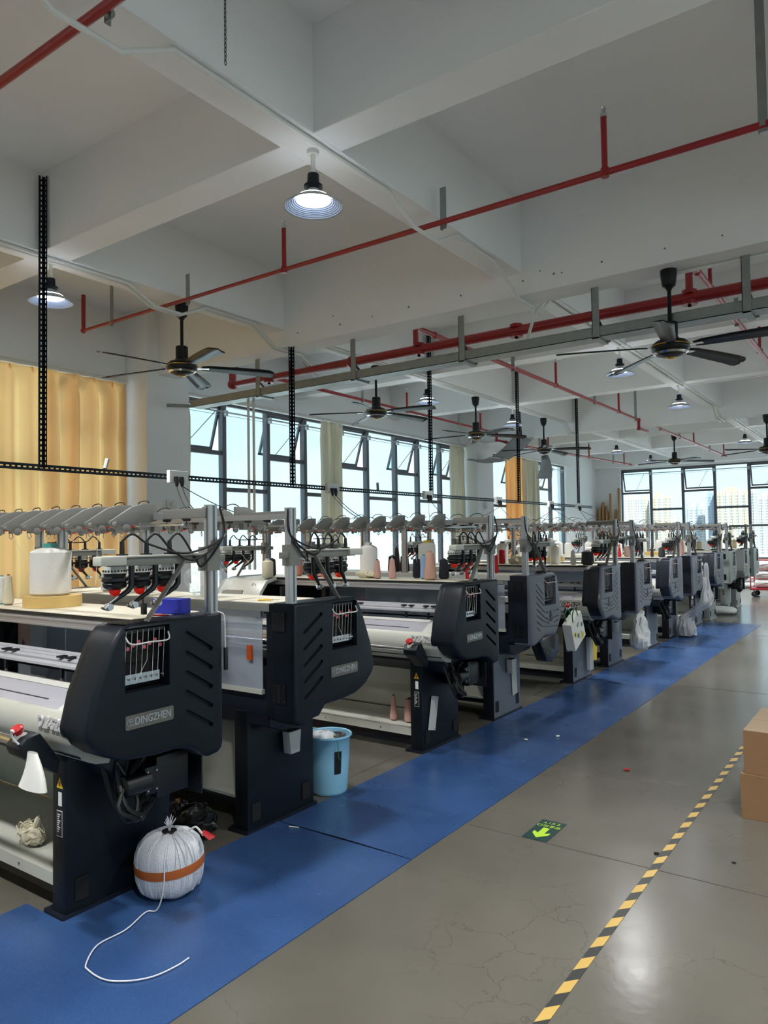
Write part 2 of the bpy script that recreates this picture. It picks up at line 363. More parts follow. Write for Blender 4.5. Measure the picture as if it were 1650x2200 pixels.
for i, (x, z) in enumerate(((-5.423, 3.891), (-4.915, 3.983), (-4.821, 3.875), (-4.396, 3.881), (-3.947, 3.89), (-3.355, 3.885), (-2.553, 3.942), (-2.424, 3.887), (-2.351, 3.879), (-1.999, 3.893), (-1.488, 3.883), (-1.061, 3.881), (-2.716, 3.885))):
    rr = random.uniform(.008, .017)
    MB().lathe([(rr, .003), (rr*.8, -.002)], (x, 6.05, z), 7, 'y').build('chipped_hole', 'stone_grey', ceiling)
w = MB()
w.box(WL-.28, WL, WF-.3, WB+.3, 0, SILL); w.box(WL-.28, WL, WF-.3, WB+.3, HEAD, SLAB+.02)
ys = [WF-.3]+[v for b in BAYS for v in b]+[WB+.3]
for a, b in zip(ys[0::2], ys[1::2]): w.box(WL-.28, WL, a, b, SILL, HEAD)
wall_left = struct(w.build('wall_left', 'white_paint', smooth=0))
for y0, y1, d in ((-12.1, -11.5, .46), (-3.2, -2.55, .46), (5.87, 6.55, .46), (14.8, 15.59, .46)):
    MB().box(WL-.02, WL+d, y0, y1, 0, SLAB).build('column', 'white_paint', wall_left, smooth=0, bevel=.008)
w = MB()
BX0, BX1 = -7.53, .08
w.box(WL-.3, BX0, WB, WB+.28, 0, SLAB); w.box(BX1, .9, WB, WB+.28, 0, SLAB); w.box(8.5, WR+.3, WB, WB+.28, 0, SLAB); w.box(.9, 8.5, WB, WB+.28, 0, SILL); w.box(.9, 8.5, WB, WB+.28, HEAD, SLAB)
w.box(BX0, BX1, WB, WB+.28, 0, SILL); w.box(BX0, BX1, WB, WB+.28, HEAD, SLAB)
struct(w.build('wall_back', 'white_paint', smooth=0))
w = MB().box(WR, WR+.28, WF-.3, WB+.3, 0, SILL).box(WR, WR+.28, WF-.3, WB+.3, HEAD, SLAB+.1)
RB = ((-20.2, -12.2), (-11.3, -3.3), (-2.2, 5.8), (6.7, 14.7), (15.6, 23.5))  # openings in the unseen right wall, added to let more light in
ys = [WF-.3]+[v for b in RB for v in b]+[WB+.3]
for a, b in zip(ys[0::2], ys[1::2]): w.box(WR, WR+.28, a, b, SILL, HEAD)
struct(w.build('wall_right', 'white_paint', smooth=0))
struct(MB().box(WL-.3, WR+.3, WF-.25, WF, 0, SLAB+.1).build('wall_front', 'white_paint', smooth=0))
# floor joints
for i, (x0, x1, y) in enumerate(((-2.02, 4.0, 3.625), (-2.02, 4.0, 8.1), (-2.02, 4, 12.6))):
    MB().box(x0, x1, y-.003, y+.003, 0, .0012).build('floor_joint', 'joint_dark', bpy.data.objects['floor'], smooth=0)
MB().box(-3.085, -3.07, 3.4, 16, 0, .0012).build('floor_joint', 'joint_dark', bpy.data.objects['floor'], smooth=0)

# ------------------------------------------------------------------ windows
def window(name, plane, u0, cols, side, zt=HEAD):
    """cols: (width, 'v' top-hung vent over a fixed light | 'f' tall light over a low light); side: 'l' left wall, 'b' back wall"""
    def P(u, d, z): return (plane-d, u, z) if side == 'l' else ((plane+d, u, z) if side == 'r' else (u, plane+d, z))      # d grows outward
    def bx(u0, u1, d0, d1, z0, z1):
        a, b = P(u0, d0, z0), P(u1, d1, z1)
        return MB().box(min(a[0], b[0]), max(a[0], b[0]), min(a[1], b[1]), max(a[1], b[1]), z0, z1)
    u1 = u0+sum(c[0] for c in cols)
    fr = bx(u0, u1, 0, .06, zt-.05, zt); b2 = bx(u0, u1, 0, .06, SILL, SILL+.05); fr.add(b2.v, b2.f)
    root = struct(fr.build(name, 'window_frame', smooth=0))
    u = u0; edges = [u0]
    for wd, _ in cols: u += wd; edges.append(u)
    for e in edges: bx(e-.038, e+.038, -.02, .08, SILL, zt).build('mullion', 'window_frame', root, smooth=0, bevel=.004)
    def pane(a, b, z0, z1): bx(a, b, .03, .036, z0, z1).build('pane', 'glass', root, smooth=0)
    def rail(a, b, z): bx(a, b, -.005, .06, z-.032, z+.032).build('transom', 'window_frame', root, smooth=0)
    for (a, b), (_, k) in zip(zip(edges, edges[1:]), cols):
        a += .03; b -= .03
        if k == 'v':
            rail(a, b, 2.92); rail(a, b, 1.80); pane(a, b, 1.825, 2.895); pane(a, b, SILL+.05, 1.775)
            sash = MB(); h = zt-.06-2.96
            L = b-a
            for q in ((0, L, -h, -h+.04), (0, L, -.04, 0), (0, .035, -h, 0), (L-.035, L, -h, 0)): sash.box(q[0], q[1], 0, .035, q[2], q[3])
            gl = MB().box(.035, L-.035, .015, .021, -h+.04, -.04)
            ang = math.radians(17)
            ca, sa = math.cos(ang), math.sin(ang)
            for m_ in (sash, gl):
                out = []
                for x, d, z in m_.v:
                    dd, zz = d*ca-z*sa, z*ca+d*sa
                    out.append(P(a+x, .03+dd, zt-.06+zz))
                m_.v = out
            so = sash.build('vent_sash', 'window_frame', root, smooth=0); gl.build('pane', 'glass', so, smooth=0)
            pt = P(a+L*.5, -.05, zt-.16); pb = P(a+L*.5+.0, .03+h*sa, zt-.06-h*ca+.03)
            MB().tube([P(a+L*.82, -.05, zt-.16), P(a+L*.45, .03+h*sa*.95, zt-.06-h*ca+.04)], .008, 6).build('stay_arm', 'aluminium', so)
        else:
            rail(a, b, 2.37); pane(a, b, 2.395, zt-.05); pane(a, b, SILL+.05, 2.345)
    op = MB().tube([P(u0+.1, -.06, zt-.16), P(u1-.1, -.06, zt-.16)], .014, 8); op2 = MB().tube([P(u0+.1, -.06, zt-.21), P(u1-.1, -.06, zt-.21)], .004, 6)
    op.add(op2.v, op2.f)
    for e in edges[1:-1]: q = bx(e-.02, e+.02, -.08, -.01, zt-.22, zt-.13); op.add(q.v, q.f)
    op.build('opener_rail', 'aluminium', root)
    return root
XW = WL-.09
window('window_1', XW, -2.5, [(.93, 'v'), (.92, 'f')]*4+[(.89, 'v')], 'l')
window('window_2', XW, 6.66, [(1.013, 'v'), (.949, 'f'), (.904, 'v'), (.978, 'f'), (.833, 'v'), (.973, 'f'), (.846, 'v'), (.928, 'f'), (.716, 'v')], 'l')
window('window_3', XW, 15.65, [(.95, 'v'), (.97, 'f'), (.92, 'v'), (.97, 'f'), (.92, 'v'), (.97, 'f')], 'l')
window('window_5', XW, -11.4, [(.9, 'v'), (.9, 'f')]*4+[(.9, 'v')], 'l')
window('window_6', XW, -20.2, [(.89, 'v'), (.89, 'f')]*4+[(.88, 'v')], 'l')
for i, (a, b) in enumerate(RB): window('window_%d' % (7+i), WR+.07, a, [((b-a)/8, 'vf'[k % 2]) for k in range(8)], 'r')  # unseen right-hand windows, added to brighten ceiling and floor
window('window_12', WB+.09, .9, [(.95, 'vf'[k % 2]) for k in range(8)], 'b')  # unseen window, added to brighten the far end of the hall
window('window_4', WB+.09, BX0, [(.94, 'v'), (.98, 'f'), (.934, 'v'), (.953, 'f'), (.95, 'v'), (.95, 'f'), (.95, 'v'), (.953, 'f')], 'b')

# ------------------------------------------------------------------ city outside
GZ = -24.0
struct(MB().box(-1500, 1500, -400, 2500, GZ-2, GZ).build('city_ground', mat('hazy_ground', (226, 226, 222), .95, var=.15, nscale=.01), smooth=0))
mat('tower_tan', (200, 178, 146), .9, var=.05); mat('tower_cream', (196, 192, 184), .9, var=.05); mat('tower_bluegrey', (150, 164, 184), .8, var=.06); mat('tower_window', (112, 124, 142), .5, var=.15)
def tower(name, label, c, wdt, h, rz, m1, m2, bays=4, dep=16):
    t = thing(name, label, 'apartment tower', (c[0], c[1], GZ), 'apartment towers outside the far windows', rz)
    MB().box(-wdt/2, wdt/2, 0, dep, 0, h).build('wall', m1, t, smooth=0)
    bw = wdt/bays
    win = MB()
    nf = int(h/3)-1
    for b in range(bays):
        x0 = -wdt/2+b*bw
        MB().box(x0+bw*.02, x0+bw*.36, -1.2, 0, 0, h+(1.5 if b % 2 else 3.2)).build('bay_column', m2 if b % 2 == 0 else m1, t, smooth=0)
        MB().box(x0+bw*.44, x0+bw*.56, -.25, 0, 2, h-1).build('glazed_strip', 'tower_bluegrey', t, smooth=0)
        for f in range(nf):
            z = 2+f*3.0
            for q in (.10, .62, .82): win.box(x0+bw*q, x0+bw*q+bw*.12, -1.35 if q < .3 else -.2, -1.1 if q < .3 else .1, z, z+1.6)
    tag(win.build('window', 'tower_window', t, smooth=0), kind='stuff')
    MB().box(-wdt*.2, wdt*.1, 3, 11, h, h+4.5).build('roof_housing', m1, t, smooth=0)
    return t
for c, wdt, hgt, m1, m2, nb, lab in (
        ((-249, 844), 35.5, 66.8, 'tower_cream', 'tower_tan', 5, 'wide cream tower with blue grey strips behind the leftmost far window column'),
        ((-217, 832), 22.5, 66.5, 'tower_tan', 'tower_cream', 4, 'tan stepped tower filling the second far window column'),
        ((-270, 1118), 14.3, 46.3, 'tower_cream', 'tower_bluegrey', 3, 'small distant low block beside the tan stepped tower'),
        ((-190, 880), 21, 56.6, 'tower_cream', 'tower_bluegrey', 4, 'lower grey white tower in the third far window column'),
        ((-168, 843), 10.5, 68.2, 'tower_bluegrey', 'tower_cream', 2, 'slim tall bluish tower beside the long tan block'),
        ((-144, 828), 34.2, 68.4, 'tower_tan', 'tower_cream', 6, 'long tan apartment block filling the fourth far window column'),
        ((-129, 860), 7.9, 70, 'tower_cream', 'tower_bluegrey', 2, 'slim cream tower at the edge of the last far window column'),
        ((-116, 893), 31.8, 65.7, 'tower_cream', 'tower_tan', 5, 'cream tower cut off by the right edge of the picture'),
        ((-431, 880), 14.8, 55.2, 'tower_cream', 'tower_bluegrey', 3, 'pale tower seen left of the drawn curtain in the third side window'),
        ((-359, 869), 14, 55.1, 'tower_tan', 'tower_cream', 3, 'pale tan tower seen right of the drawn curtain in the third side window')):
    tower('apartment_tower', lab, c, wdt, hgt, math.atan2(-c[0], c[1]), m1, m2, nb)
low = MB()
for i in range(90):
    a = math.radians(random.uniform(25, 75)); D = random.uniform(250, 900); x, y = -math.sin(a)*D, math.cos(a)*D; s_ = random.uniform(8, 26)
    low.box(x-s_, x+s_, y-s_*.6, y+s_*.6, GZ, GZ+random.uniform(6, 20))
tag(low.build('distant_city_blocks', 'tower_cream', smooth=0), 'pale low city blocks spread to the horizon outside the side windows', 'buildings', kind='stuff')
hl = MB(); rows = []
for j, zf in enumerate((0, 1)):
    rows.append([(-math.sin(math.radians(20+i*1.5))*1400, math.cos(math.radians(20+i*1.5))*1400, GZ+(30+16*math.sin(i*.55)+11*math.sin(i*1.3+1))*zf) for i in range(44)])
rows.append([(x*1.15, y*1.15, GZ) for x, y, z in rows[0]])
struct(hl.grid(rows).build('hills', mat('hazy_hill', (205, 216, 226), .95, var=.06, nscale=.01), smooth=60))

# ------------------------------------------------------------------ curtains
def curtain(label, y0, y1, m, pleats, x=-8.17, ztop=3.64, zbot=.5, amp=.085, group=None, flare=1.0):
    t = thing('curtain', label, 'curtain', (x, (y0+y1)/2, 0), group)
    n = pleats*10; P = []; hw = (y1-y0)/2
    zs = [ztop, ztop-.06, ztop-.14, ztop-.3, ztop-.8, (ztop+zbot)/2, zbot+.3, zbot]
    ph = [random.uniform(-.5, .5) for _ in range(pleats+2)]; am = [random.uniform(.6, 1.3) for _ in range(pleats+2)]
    for zi, z in enumerate(zs):
        row = []
        for i in range(n+1):
            u = i/n; q = u*pleats; k = int(q); fl = 1+(flare-1)*zi/(len(zs)-1)
            s_ = math.sin(2*PI*q+ph[k]*min(1, zi*.25))
            a = amp*am[k]*(.25 if zi == 0 else (.5 if zi == 1 else (.8 if zi == 2 else 1.0)))
            if zi in (1,): s_ = max(s_, -.2)*1.1
            row.append((a*s_+.012*math.sin(zi*1.7+k), -hw*fl+2*hw*fl*u+.012*math.sin(2*PI*q*.5+zi*.4), z))
        P.append(row)
    o = MB().grid(P).build('cloth', m, t, smooth=80)
    so = o.modifiers.new('thick', 'SOLIDIFY'); so.thickness = .003
    pn = MB()
    for k in range(pleats): 
        y = -hw+2*hw*(k+.25)/pleats
        pn.box(.004, .02, y-.008, y+.008, ztop-.085, ztop-.01)
    tag(pn.build('pinch_pleat', m, t), kind='stuff')
    return t
curtain('wide amber curtain drawn across the whole near window', 1.31, 5.764, 'curtain_amber', 17, flare=1.015)
curtain('amber curtain panel drawn over the near part of the near window, beyond the picture edge', -2.358, 1.271, 'curtain_amber', 14)
curtain('cream curtain bunched mid-way along the second side window behind two vertical conduits', 9.668, 10.297, 'curtain_cream', 5, amp=.065)
curtain('cream curtain gathered against the second column at the end of the second side window', 14.083, 14.751, 'curtain_cream', 5, amp=.065)
curtain('amber half and cream half curtain drawn in the middle of the third side window', 16.965, 17.882, 'curtain_amber', 6)
curtain('cream curtain hung beside the amber one in the third side window', 17.895, 18.89, 'curtain_cream', 7)
curtain('narrow cream curtain tucked behind the first column at the near edge of the second window', 6.655, 6.812, 'curtain_cream', 2, amp=.05, zbot=1.0)
for y0, y1, lab in ((-2.5, 5.79, 'white curtain track above the amber curtain of the near window'), (6.63, 14.8, 'white curtain track along the head of the second side window'), (15.65, 21.35, 'white curtain track along the head of the third side window')):
    t = thing('curtain_track', lab, 'curtain track', (-8.2, (y0+y1)/2, HEAD-.04))
    hl_ = (y1-y0)/2
    MB().box(-.03, .05, -hl_, hl_, -.015, .02).build('rail', 'white_pvc', t, smooth=0, bevel=.004)
    MB().box(-.08, .075, -hl_, hl_, .02, .036).build('cover', 'white_pvc', t, smooth=0)

# ------------------------------------------------------------------ pendant lamps
def make_lamp(bright=True):
    t = thing('pendant_lamp', '', 'lamp')
    MB().tube([(0, 0, .235), (0, 0, .115)], .011, 10).lathe([(.028, .215), (.028, .235)], n=12).build('stem', 'white_pvc', t)
    MB().lathe([(.018, .125), (.026, .122), (.029, .075), (.043, .07), (.043, .058), (.026, .05)], n=18).build('lamp_holder', 'navy_enamel', t)
    MB().lathe([(.026, .052), (.03, .035), (.06, .022), (.137, -.028), (.1385, -.033), (.136, -.033), (.06, .018), (.028, .03)], n=36, caps=False).build('lamp_shade', 'shade_grey', t)
    rg = MB()
    for k in range(7):
        f = k/7; rr = .078+.055*f; z = .0035-.034*f
        rg.lathe([(rr, z+.002), (rr+.002, z-.002), (rr+.006, z-.005), (rr+.006, z-.001)], n=36, caps=False)
    rg.build('reflector_ribs', 'reflector', t)
    MB().lathe([(.062, .0155), (.1355, -.0305)], n=36, caps=False).build('reflector', 'reflector', t)
    MB().lathe([(.03, .02), (.074, .014), (.084, .006), (.08, 0), (.05, -.004)], n=28).build('light_disc', 'lamp_glow', t)
    return t
lamp_light = bpy.data.lights.new('lamp_light', 'AREA'); lamp_light.shape = 'DISK'; lamp_light.size = .15; lamp_light.energy = LAMP_WATTS; lamp_light.color = (1, .99, .985); lamp_light.spread = math.radians(130)
lamp0 = make_lamp()
LAMPS = [(-2.856, 3.341, 'pendant lamp lit bright in the upper middle, hanging where two ceiling beams cross'),
         (-5.764, 3.354, 'pendant lamp seen behind the left black slotted hanger above the amber curtain'),
         (-5.764, 9.301, 'pendant lamp partly behind the third slotted hanger above the cable tray'),
         (-2.856, 9.236, 'pendant lamp glowing behind a blade of the large right ceiling fan'),
         (-2.856, 12.248, 'pendant lamp one beam crossing beyond the large right fan'),
         (-5.764, 12.248, 'pendant lamp seen just beside the fourth slotted hanger'),
         (-5.764, 18.209, 'small pendant lamp beyond the second main beam over the side windows'),
         (-5.764, 21.222, 'farthest pendant lamp over the far left corner, half behind a fan blade'),
         (-2.856, 18.209, 'small pendant lamp above the far windows near the right edge'),
         (-2.856, 21.156, 'small pendant lamp cut by the right edge above the far windows')]
ORD = 'first second third fourth fifth sixth seventh eighth ninth'.split()
LAMPS += [(x, y, 'added pendant lamp over the aisle outside the picture, %s beam line, %s crossing' % (ORD[i], ORD[j])) for i, x in enumerate((.05, 2.96, 5.9)) for j, y in enumerate((-14.6, -8.65, -5.7, .38, 3.33, 9.21, 12.14, 18.14, 21.09))]  # unseen lamps, added on further beam crossings to light the hall
LAMPS += [(x, .38, 'added pendant lamp above the machines outside the picture, on the beam line %s' % n_) for x, n_ in ((-2.86, 'nearer the aisle'), (-5.76, 'nearer the windows'))]  # two more unseen lamps, added for their light
LAMPS += [(x, y, 'added pendant lamp behind the photographer, %s crossing of the beam line %s' % (ORD[j], n_)) for x, n_ in ((-2.86, 'nearer the aisle'), (-5.76, 'nearer the windows')) for j, y in enumerate((-14.6, -8.65, -5.7))]  # added behind the camera to light the extended room
for i, (x, y, lab) in enumerate(LAMPS):
    o = lamp0 if i == 0 else copy_tree(lamp0)
    o.location = (x, y, ZS-.308); o.scale = (1.31, 1.31, 1.31); o['label'] = lab
    ll = bpy.data.objects.new('lamp_light', lamp_light); COL.objects.link(ll); ll.parent = o; ll.location = (0, 0, -.038)
    o['group'] = 'pendant lamps under the beam crossings' if i < 10 else ('added lamps over the aisle' if 'aisle' in lab else 'added lamps behind the camera')

# ------------------------------------------------------------------ ceiling fans
def make_fan():
    t = thing('ceiling_fan', '', 'ceiling fan')          # origin at the hub, rod upward
    MB().lathe([(.05, .50), (.05, .47), (.04, .40), (.022, .385), (.014, .37)], n=18).build('canopy', 'fan_black', t)
    MB().tube([(0, 0, .39), (0, 0, .06)], .0125, 10).build('rod', 'fan_black', t)
    MB().lathe([(.022, .175), (.04, .17), (.046, .165), (.046, .075), (.052, .07), (.05, .05)], n=18).build('rod_cup', 'fan_black', t)
    h = MB().lathe([(.05, .055), (.09, .05), (.112, .03), (.116, .012), (.112, -.005), (.09, -.03), (.05, -.048), (.02, -.052)], n=30).build('motor', 'fan_black', t)
    MB().lathe([(.1125, .024), (.1195, .021), (.1195, .016), (.1125, .013)], n=30, caps=False).build('gold_ring', 'gold', h)
    MB().lathe([(.028, -.047), (.03, -.053), (.02, -.06), (.004, -.062)], n=16).build('gold_cap', 'gold', h)
    MB().lathe([(.1, -.02), (.104, -.022), (.09, -.034), (.088, -.032)], n=30, caps=False).build('chrome_trim', 'chrome', h)
    for k in range(5):
        a = 2*PI*k/5; R = Matrix.Rotation(a, 4, 'Z')
        br = MB().prism([(.09, -.016), (.15, -.012), (.2, -.022), (.2, .022), (.15, .012), (.09, .016)], 'z', .004, .009)
        br.tf(R); bo = br.build('blade_bracket', 'chrome', t)
        P = []
        for (r, wl, wr, dz) in ((.145, .028, .030, 0), (.2, .044, .044, .0), (.38, .052, .054, -.004), (.58, .056, .062, -.010), (.66, .052, .068, -.014), (.692, .03, .06, -.016), (.702, .0, .03, -.017)):
            tw = math.radians(13); P.append([(r, -wl*math.cos(tw), dz+.012+wl*math.sin(tw)), (r, (wr-wl)*.3, dz+.017), (r, wr*math.cos(tw), dz+.012-wr*math.sin(tw))])
        bl = MB().grid(P); bl.tf(R); b = bl.build('blade', 'fan_black', t, smooth=60)
        so = b.modifiers.new('thick', 'SOLIDIFY'); so.thickness = .005
    return t
fan0 = make_fan()
FANS = [(-1.506, 6.223, ZM-.655, -8, 'large black five-blade ceiling fan at upper right under the main beam'),
        (-5.79, 4.742, ZS-.655, -20, 'black five-blade ceiling fan left, hanging in front of the white column'),
        (-5.856, 8.122, ZS-.655, 1, 'black ceiling fan in the middle, third in the row over the machines'),
        (-5.856, 11.004, ZS-.655, -24, 'black ceiling fan right of the third slotted hanger, with a grey rag below'),
        (-5.856, 13.886, ZS-.655, 10, 'black ceiling fan beside the grey hanging fabric'),
        (-4.389, 18.209, ZS-.655, 30, 'small far black ceiling fan above the far windows'),
        (-1.991, 15.065, ZM-.655, 12, 'far ceiling fan cut by the right edge of the picture')]
for i, (x, y, z, rz, lab) in enumerate(FANS):
    o = fan0 if i == 0 else copy_tree(fan0)
    o.location = (x, y, z); o.scale = (1.31, 1.31, 1.31); o.rotation_euler = (0, 0, math.radians(rz)); o['label'] = lab; o['group'] = 'black ceiling fans'
# ------------------------------------------------------------------ fire pipes
def fire_pipe(label, axis_pts, r, sprinklers=(), hangers=(), clamps=(), risers=None, group=None):
    t = thing('fire_pipe', label, 'sprinkler pipe', axis_pts[0], group)
    o = Vector(axis_pts[0]); L = [Vector(p)-o for p in axis_pts]
    MB().tube(L, r, 12).build('pipe', 'red_pipe', t)
    for p in L[1:-1]: MB().ball(p, r*1.35, 12, 8).build('elbow', 'red_pipe', t)
    for s_ in sprinklers:
        p = Vector(s_[:3])-o; h = s_[3]
        MB().tube([p, p+Vector((0, 0, h))], .019, 10).build('riser', 'red_pipe', t)
        d = (L[1]-L[0]).normalized(); MB().tube([p-d*.028, p+d*.028], r*1.2, 12).build('tee', 'red_pipe', t)
        hd = MB().lathe([(.022, h-.016), (.022, h+.008), (.01, h+.018), (.008, h+.04), (.018, h+.05), (.005, h+.058)], tuple(p), 10)
        for q in (-1, 1): hd.tube([p+Vector((q*.01, 0, h+.018)), p+Vector((q*.015, 0, h+.034)), p+Vector((0, 0, h+.05))], .003, 5)
        hd.build('sprinkler_head', 'bright_metal', t)
    for h_ in hangers:
        p = Vector(h_[:3])-o; top = h_[3]-o.z
        m = MB().box(p.x-.024, p.x+.024, p.y-.004, p.y+.004, p.z-r-.016, top).box(p.x-.024, p.x-.018, p.y, p.y+.026, p.z-r-.016, top)
        m.build('hanger_strap', 'galvanised', t, smooth=0)
        d = (L[1]-L[0]).normalized(); MB().tube([p-d*.012, p+d*.012], r*1.18, 12).build('pipe_clip', 'galvanised', t)
    for c in clamps:
        p = Vector(c)-o; d = (L[1]-L[0]).normalized()
        cl = MB()
        for q in (-.046, .046): cl.tube([p+d*(q-.016), p+d*(q+.016)], r*1.28, 12); cl.box(p.x+d.x*q-.012, p.x+d.x*q+.012, p.y+d.y*q-.012, p.y+d.y*q+.012, p.z-r*1.55, p.z+r*1.55)
        cl.build('coupling', 'red_pipe', t)
    return t
fire_pipe('red sprinkler pipe crossing the near ceiling bays from the left wall side', [(-7.087, 4.493, 4.246), (-7.087, 4.493, 3.86), (0.786, 4.493, 3.86), (8.908, 4.493, 3.86)], 0.022,
          [(-4.172, 4.493, 3.86, 0.367), (-1.45, 4.493, 3.86, 0.367)], [(-6.585, 4.493, 3.86, 4.299), (-5.437, 4.526, 3.86, 4.115), (-2.641, 4.526, 3.86, 4.128), (-0.563, 4.493, 3.86, 4.613), (2.096, 4.493, 3.86, 4.613)])
fire_pipe('red sprinkler pipe cutting the top left corner of the picture', [(-7.991, 1.775, 3.827), (0.786, 1.775, 3.827), (8.908, 1.775, 3.827)], 0.022, [], [(-2.659, 1.801, 3.827, 4.115), (-5.437, 1.801, 3.827, 4.115)])
fire_pipe('thick red fire main running behind the cable tray hangers', [(-7.074, 6.615, 3.827), (-7.074, 6.615, 3.62), (-5.109, 6.615, 3.62), (8.908, 6.615, 3.62)], 0.05, [], [], [(-4.192, 6.615, 3.62), (-3.052, 6.615, 3.62), (-1.434, 6.615, 3.62), (-6.419, 6.615, 3.62)])
fire_pipe('red branch pipe running above the side windows from the fire main elbow', [(-7.074, 6.615, 3.84), (-7.074, 7.008, 3.84), (-7.074, 14.213, 3.814), (-7.074, 14.213, 3.657), (-7.074, 14.672, 3.657), (-7.074, 15.72, 3.657), (-7.074, 24.104, 3.827)], 0.029,
          [(-7.074, 7.729, 3.827, 0.341), (-7.074, 10.742, 3.827, 0.341), (-7.074, 13.493, 3.827, 0.341), (-7.074, 17.03, 3.683, 0.393), (-7.074, 19.912, 3.735, 0.393), (-7.074, 23.056, 3.801, 0.393)], [(-7.074, 9.432, 3.827, 4.22), (-7.074, 12.576, 3.827, 4.22), (-7.074, 16.506, 3.67, 4.22), (-7.074, 19.126, 3.722, 4.22), (-7.074, 22.008, 3.775, 4.22)])
fire_pipe('red branch pipe over the machines with a drop under the second main beam', [(-4.231, 6.615, 3.62), (-4.231, 6.615, 3.866), (-4.231, 7.008, 3.866), (-4.231, 14.803, 3.866), (-4.231, 14.803, 3.696), (-4.231, 15.393, 3.696)], 0.031,
          [(-4.231, 10.546, 3.866, 0.367), (-4.231, 13.559, 3.866, 0.367)], [(-4.231, 9.039, 3.866, 4.194), (-4.231, 12.248, 3.866, 4.194), (-4.231, 14.607, 3.866, 4.417)])
fire_pipe('red far branch pipe beyond the second main beam above the far fan', [(-4.231, 15.982, 3.906), (-4.231, 16.375, 3.866), (-4.231, 23.449, 3.866), (-4.231, 23.646, 3.866)], 0.029, [(-4.231, 19.519, 3.866, 0.341), (-4.231, 23.318, 3.866, 0.341)], [(-4.231, 18.078, 3.866, 4.22), (-4.231, 21.353, 3.866, 4.22)])
fire_pipe('red branch pipe leaving the picture at the right edge behind the large fan', [(-1.434, 6.615, 3.62), (-1.434, 6.615, 3.932), (-1.434, 6.943, 3.945), (-1.467, 14.672, 3.958)], 0.031,
          [(-1.441, 7.533, 3.945, 0.367), (-1.454, 10.611, 3.958, 0.367)], [(-1.441, 8.908, 3.945, 4.22)])

# ------------------------------------------------------------------ cable tray under the main beam
t = thing('cable_tray', 'grey steel cable tray hung on brackets under the main beam', 'cable tray', (0, 6.354, 3.323))
t.scale = (1.31, 1.31, 1.31)
MB().box(-5.72, 6.5, -.07, -.066, 0, .065).box(-5.72, 6.5, .066, .07, 0, .065).box(-5.72, 6.5, -.07, .07, 0, .004).build('channel', 'galvanised', t, smooth=0)
MB().box(-5.72, 6.5, -.074, .074, .065, .069).build('lid', 'galvanised', t, smooth=0)
for x in (-4.775, -3.672, -2.649, -1.629, -.716, .3, 1.4):
    m = MB().box(x-.025, x+.025, -.078, -.074, -.012, .345).box(x-.025, x-.021, -.078, -.045, -.012, .345)
    m.box(x-.02, x+.02, -.078, .12, -.012, -.002).bar((x, -.076, .14), (x+.03, .1, -.004), .03, .004)
    m.build('bracket', 'galvanised', t, smooth=0)
for x in (-5.72, -4.3, -2.1, .1):
    MB().box(x+.55, x+.66, -.0725, -.070, .008, .06).build('joint_plate', 'galvanised', t, smooth=0)
MB().bar((-6.0, -.13, .047), (-5.62, .2, .03), .005, .035).build('end_strut', 'galvanised', t, smooth=0)
t = thing('drop_conduit', 'pair of white conduits dropping from the cable tray past the cream curtain', 'conduit', (-6.576, 6.393, 3.323))
t.scale = (1.31, 1.31, 1.31)
for d in (0, .07): MB().tube([(-.03+d, .04, 0), (-.03+d, .04, -1.6)], .0125, 8).build('conduit', 'white_pvc', t)

# ------------------------------------------------------------------ surface conduits along beams
def conduit(label, pts, r=.015, clips=True):
    o = Vector(pts[0]); t = thing('white_conduit', label, 'conduit', pts[0], 'white conduits under the beams')
    L = [Vector(p)-o for p in pts]; MB().tube(L, r, 8).build('pipe', 'white_pvc', t)
    if clips:
        for a, b in zip(L, L[1:]):
            n = int((b-a).length/1.0)
            for k in range(1, n):
                p = a.lerp(b, k/n); MB().box(p.x-.026, p.x+.026, p.y-.012, p.y+.012, p.z-r*.2, p.z+r*1.25).build('clip', 'white_pvc', t, smooth=0)
    return t
def beam_run(x, ya, yb, z=ZS-.016, dx=0):
    p = [(x, ya, z)]
    for (c, zz, hw) in ((1.775, 3.777, .16), (4.493, 3.807, .16), (6.21, ZM-.017, .22), (15.09, ZM-.017, .22)):
        if ya < c-.6 and c+.6 < yb: p += [(x+dx, c-hw-.29, z), (x+dx, c-hw, zz), (x+dx, c+hw, zz), (x+dx, c+hw+.29, z)]
    return p+[(x, yb, z)]
conduit('white conduit dipping under red pipes along the lamp beam in the upper middle', beam_run(-2.771, -1.31, 5.567)+[(-2.771, 5.895, 3.827), (-2.771, 6.052, 3.742), (-2.771, 6.38, 3.742)])
conduit('short white conduit dropping from the main beam onto the tray by the hanger pair', [(-2.771, 6.385, 3.742), (-2.80, 6.42, 3.6), (-2.908, 6.50, 3.42)], clips=False)
conduit('white conduit beside the lamps along the far part of the lamp beam', [(-2.817, 6.485, 3.696), (-2.817, 6.812, ZS-0.016)]+beam_run(-2.817, 6.88, 23.58), .015)
conduit('second white conduit running along the far part of the lamp beam', [(-2.751, 6.485, 3.696), (-2.751, 6.812, ZS-0.016)]+beam_run(-2.751, 6.88, 23.58), .015)
conduit('white conduit on the left beam, the one nearer the wall', beam_run(-5.725, -1.31, 5.633)+[(-5.725, 5.96, 3.748), (-5.725, 6.38, 3.742)])
conduit('white conduit sagging from the main beam to the tray, nearer the wall', [(-5.725, 6.385, 3.742), (-5.895, 6.943, 3.565), (-6.524, 6.55, 3.40)], clips=False)
conduit('white conduit on the left beam, the one nearer the aisle', beam_run(-5.672, -1.31, 5.633)+[(-5.672, 5.96, 3.748), (-5.672, 6.38, 3.742)])
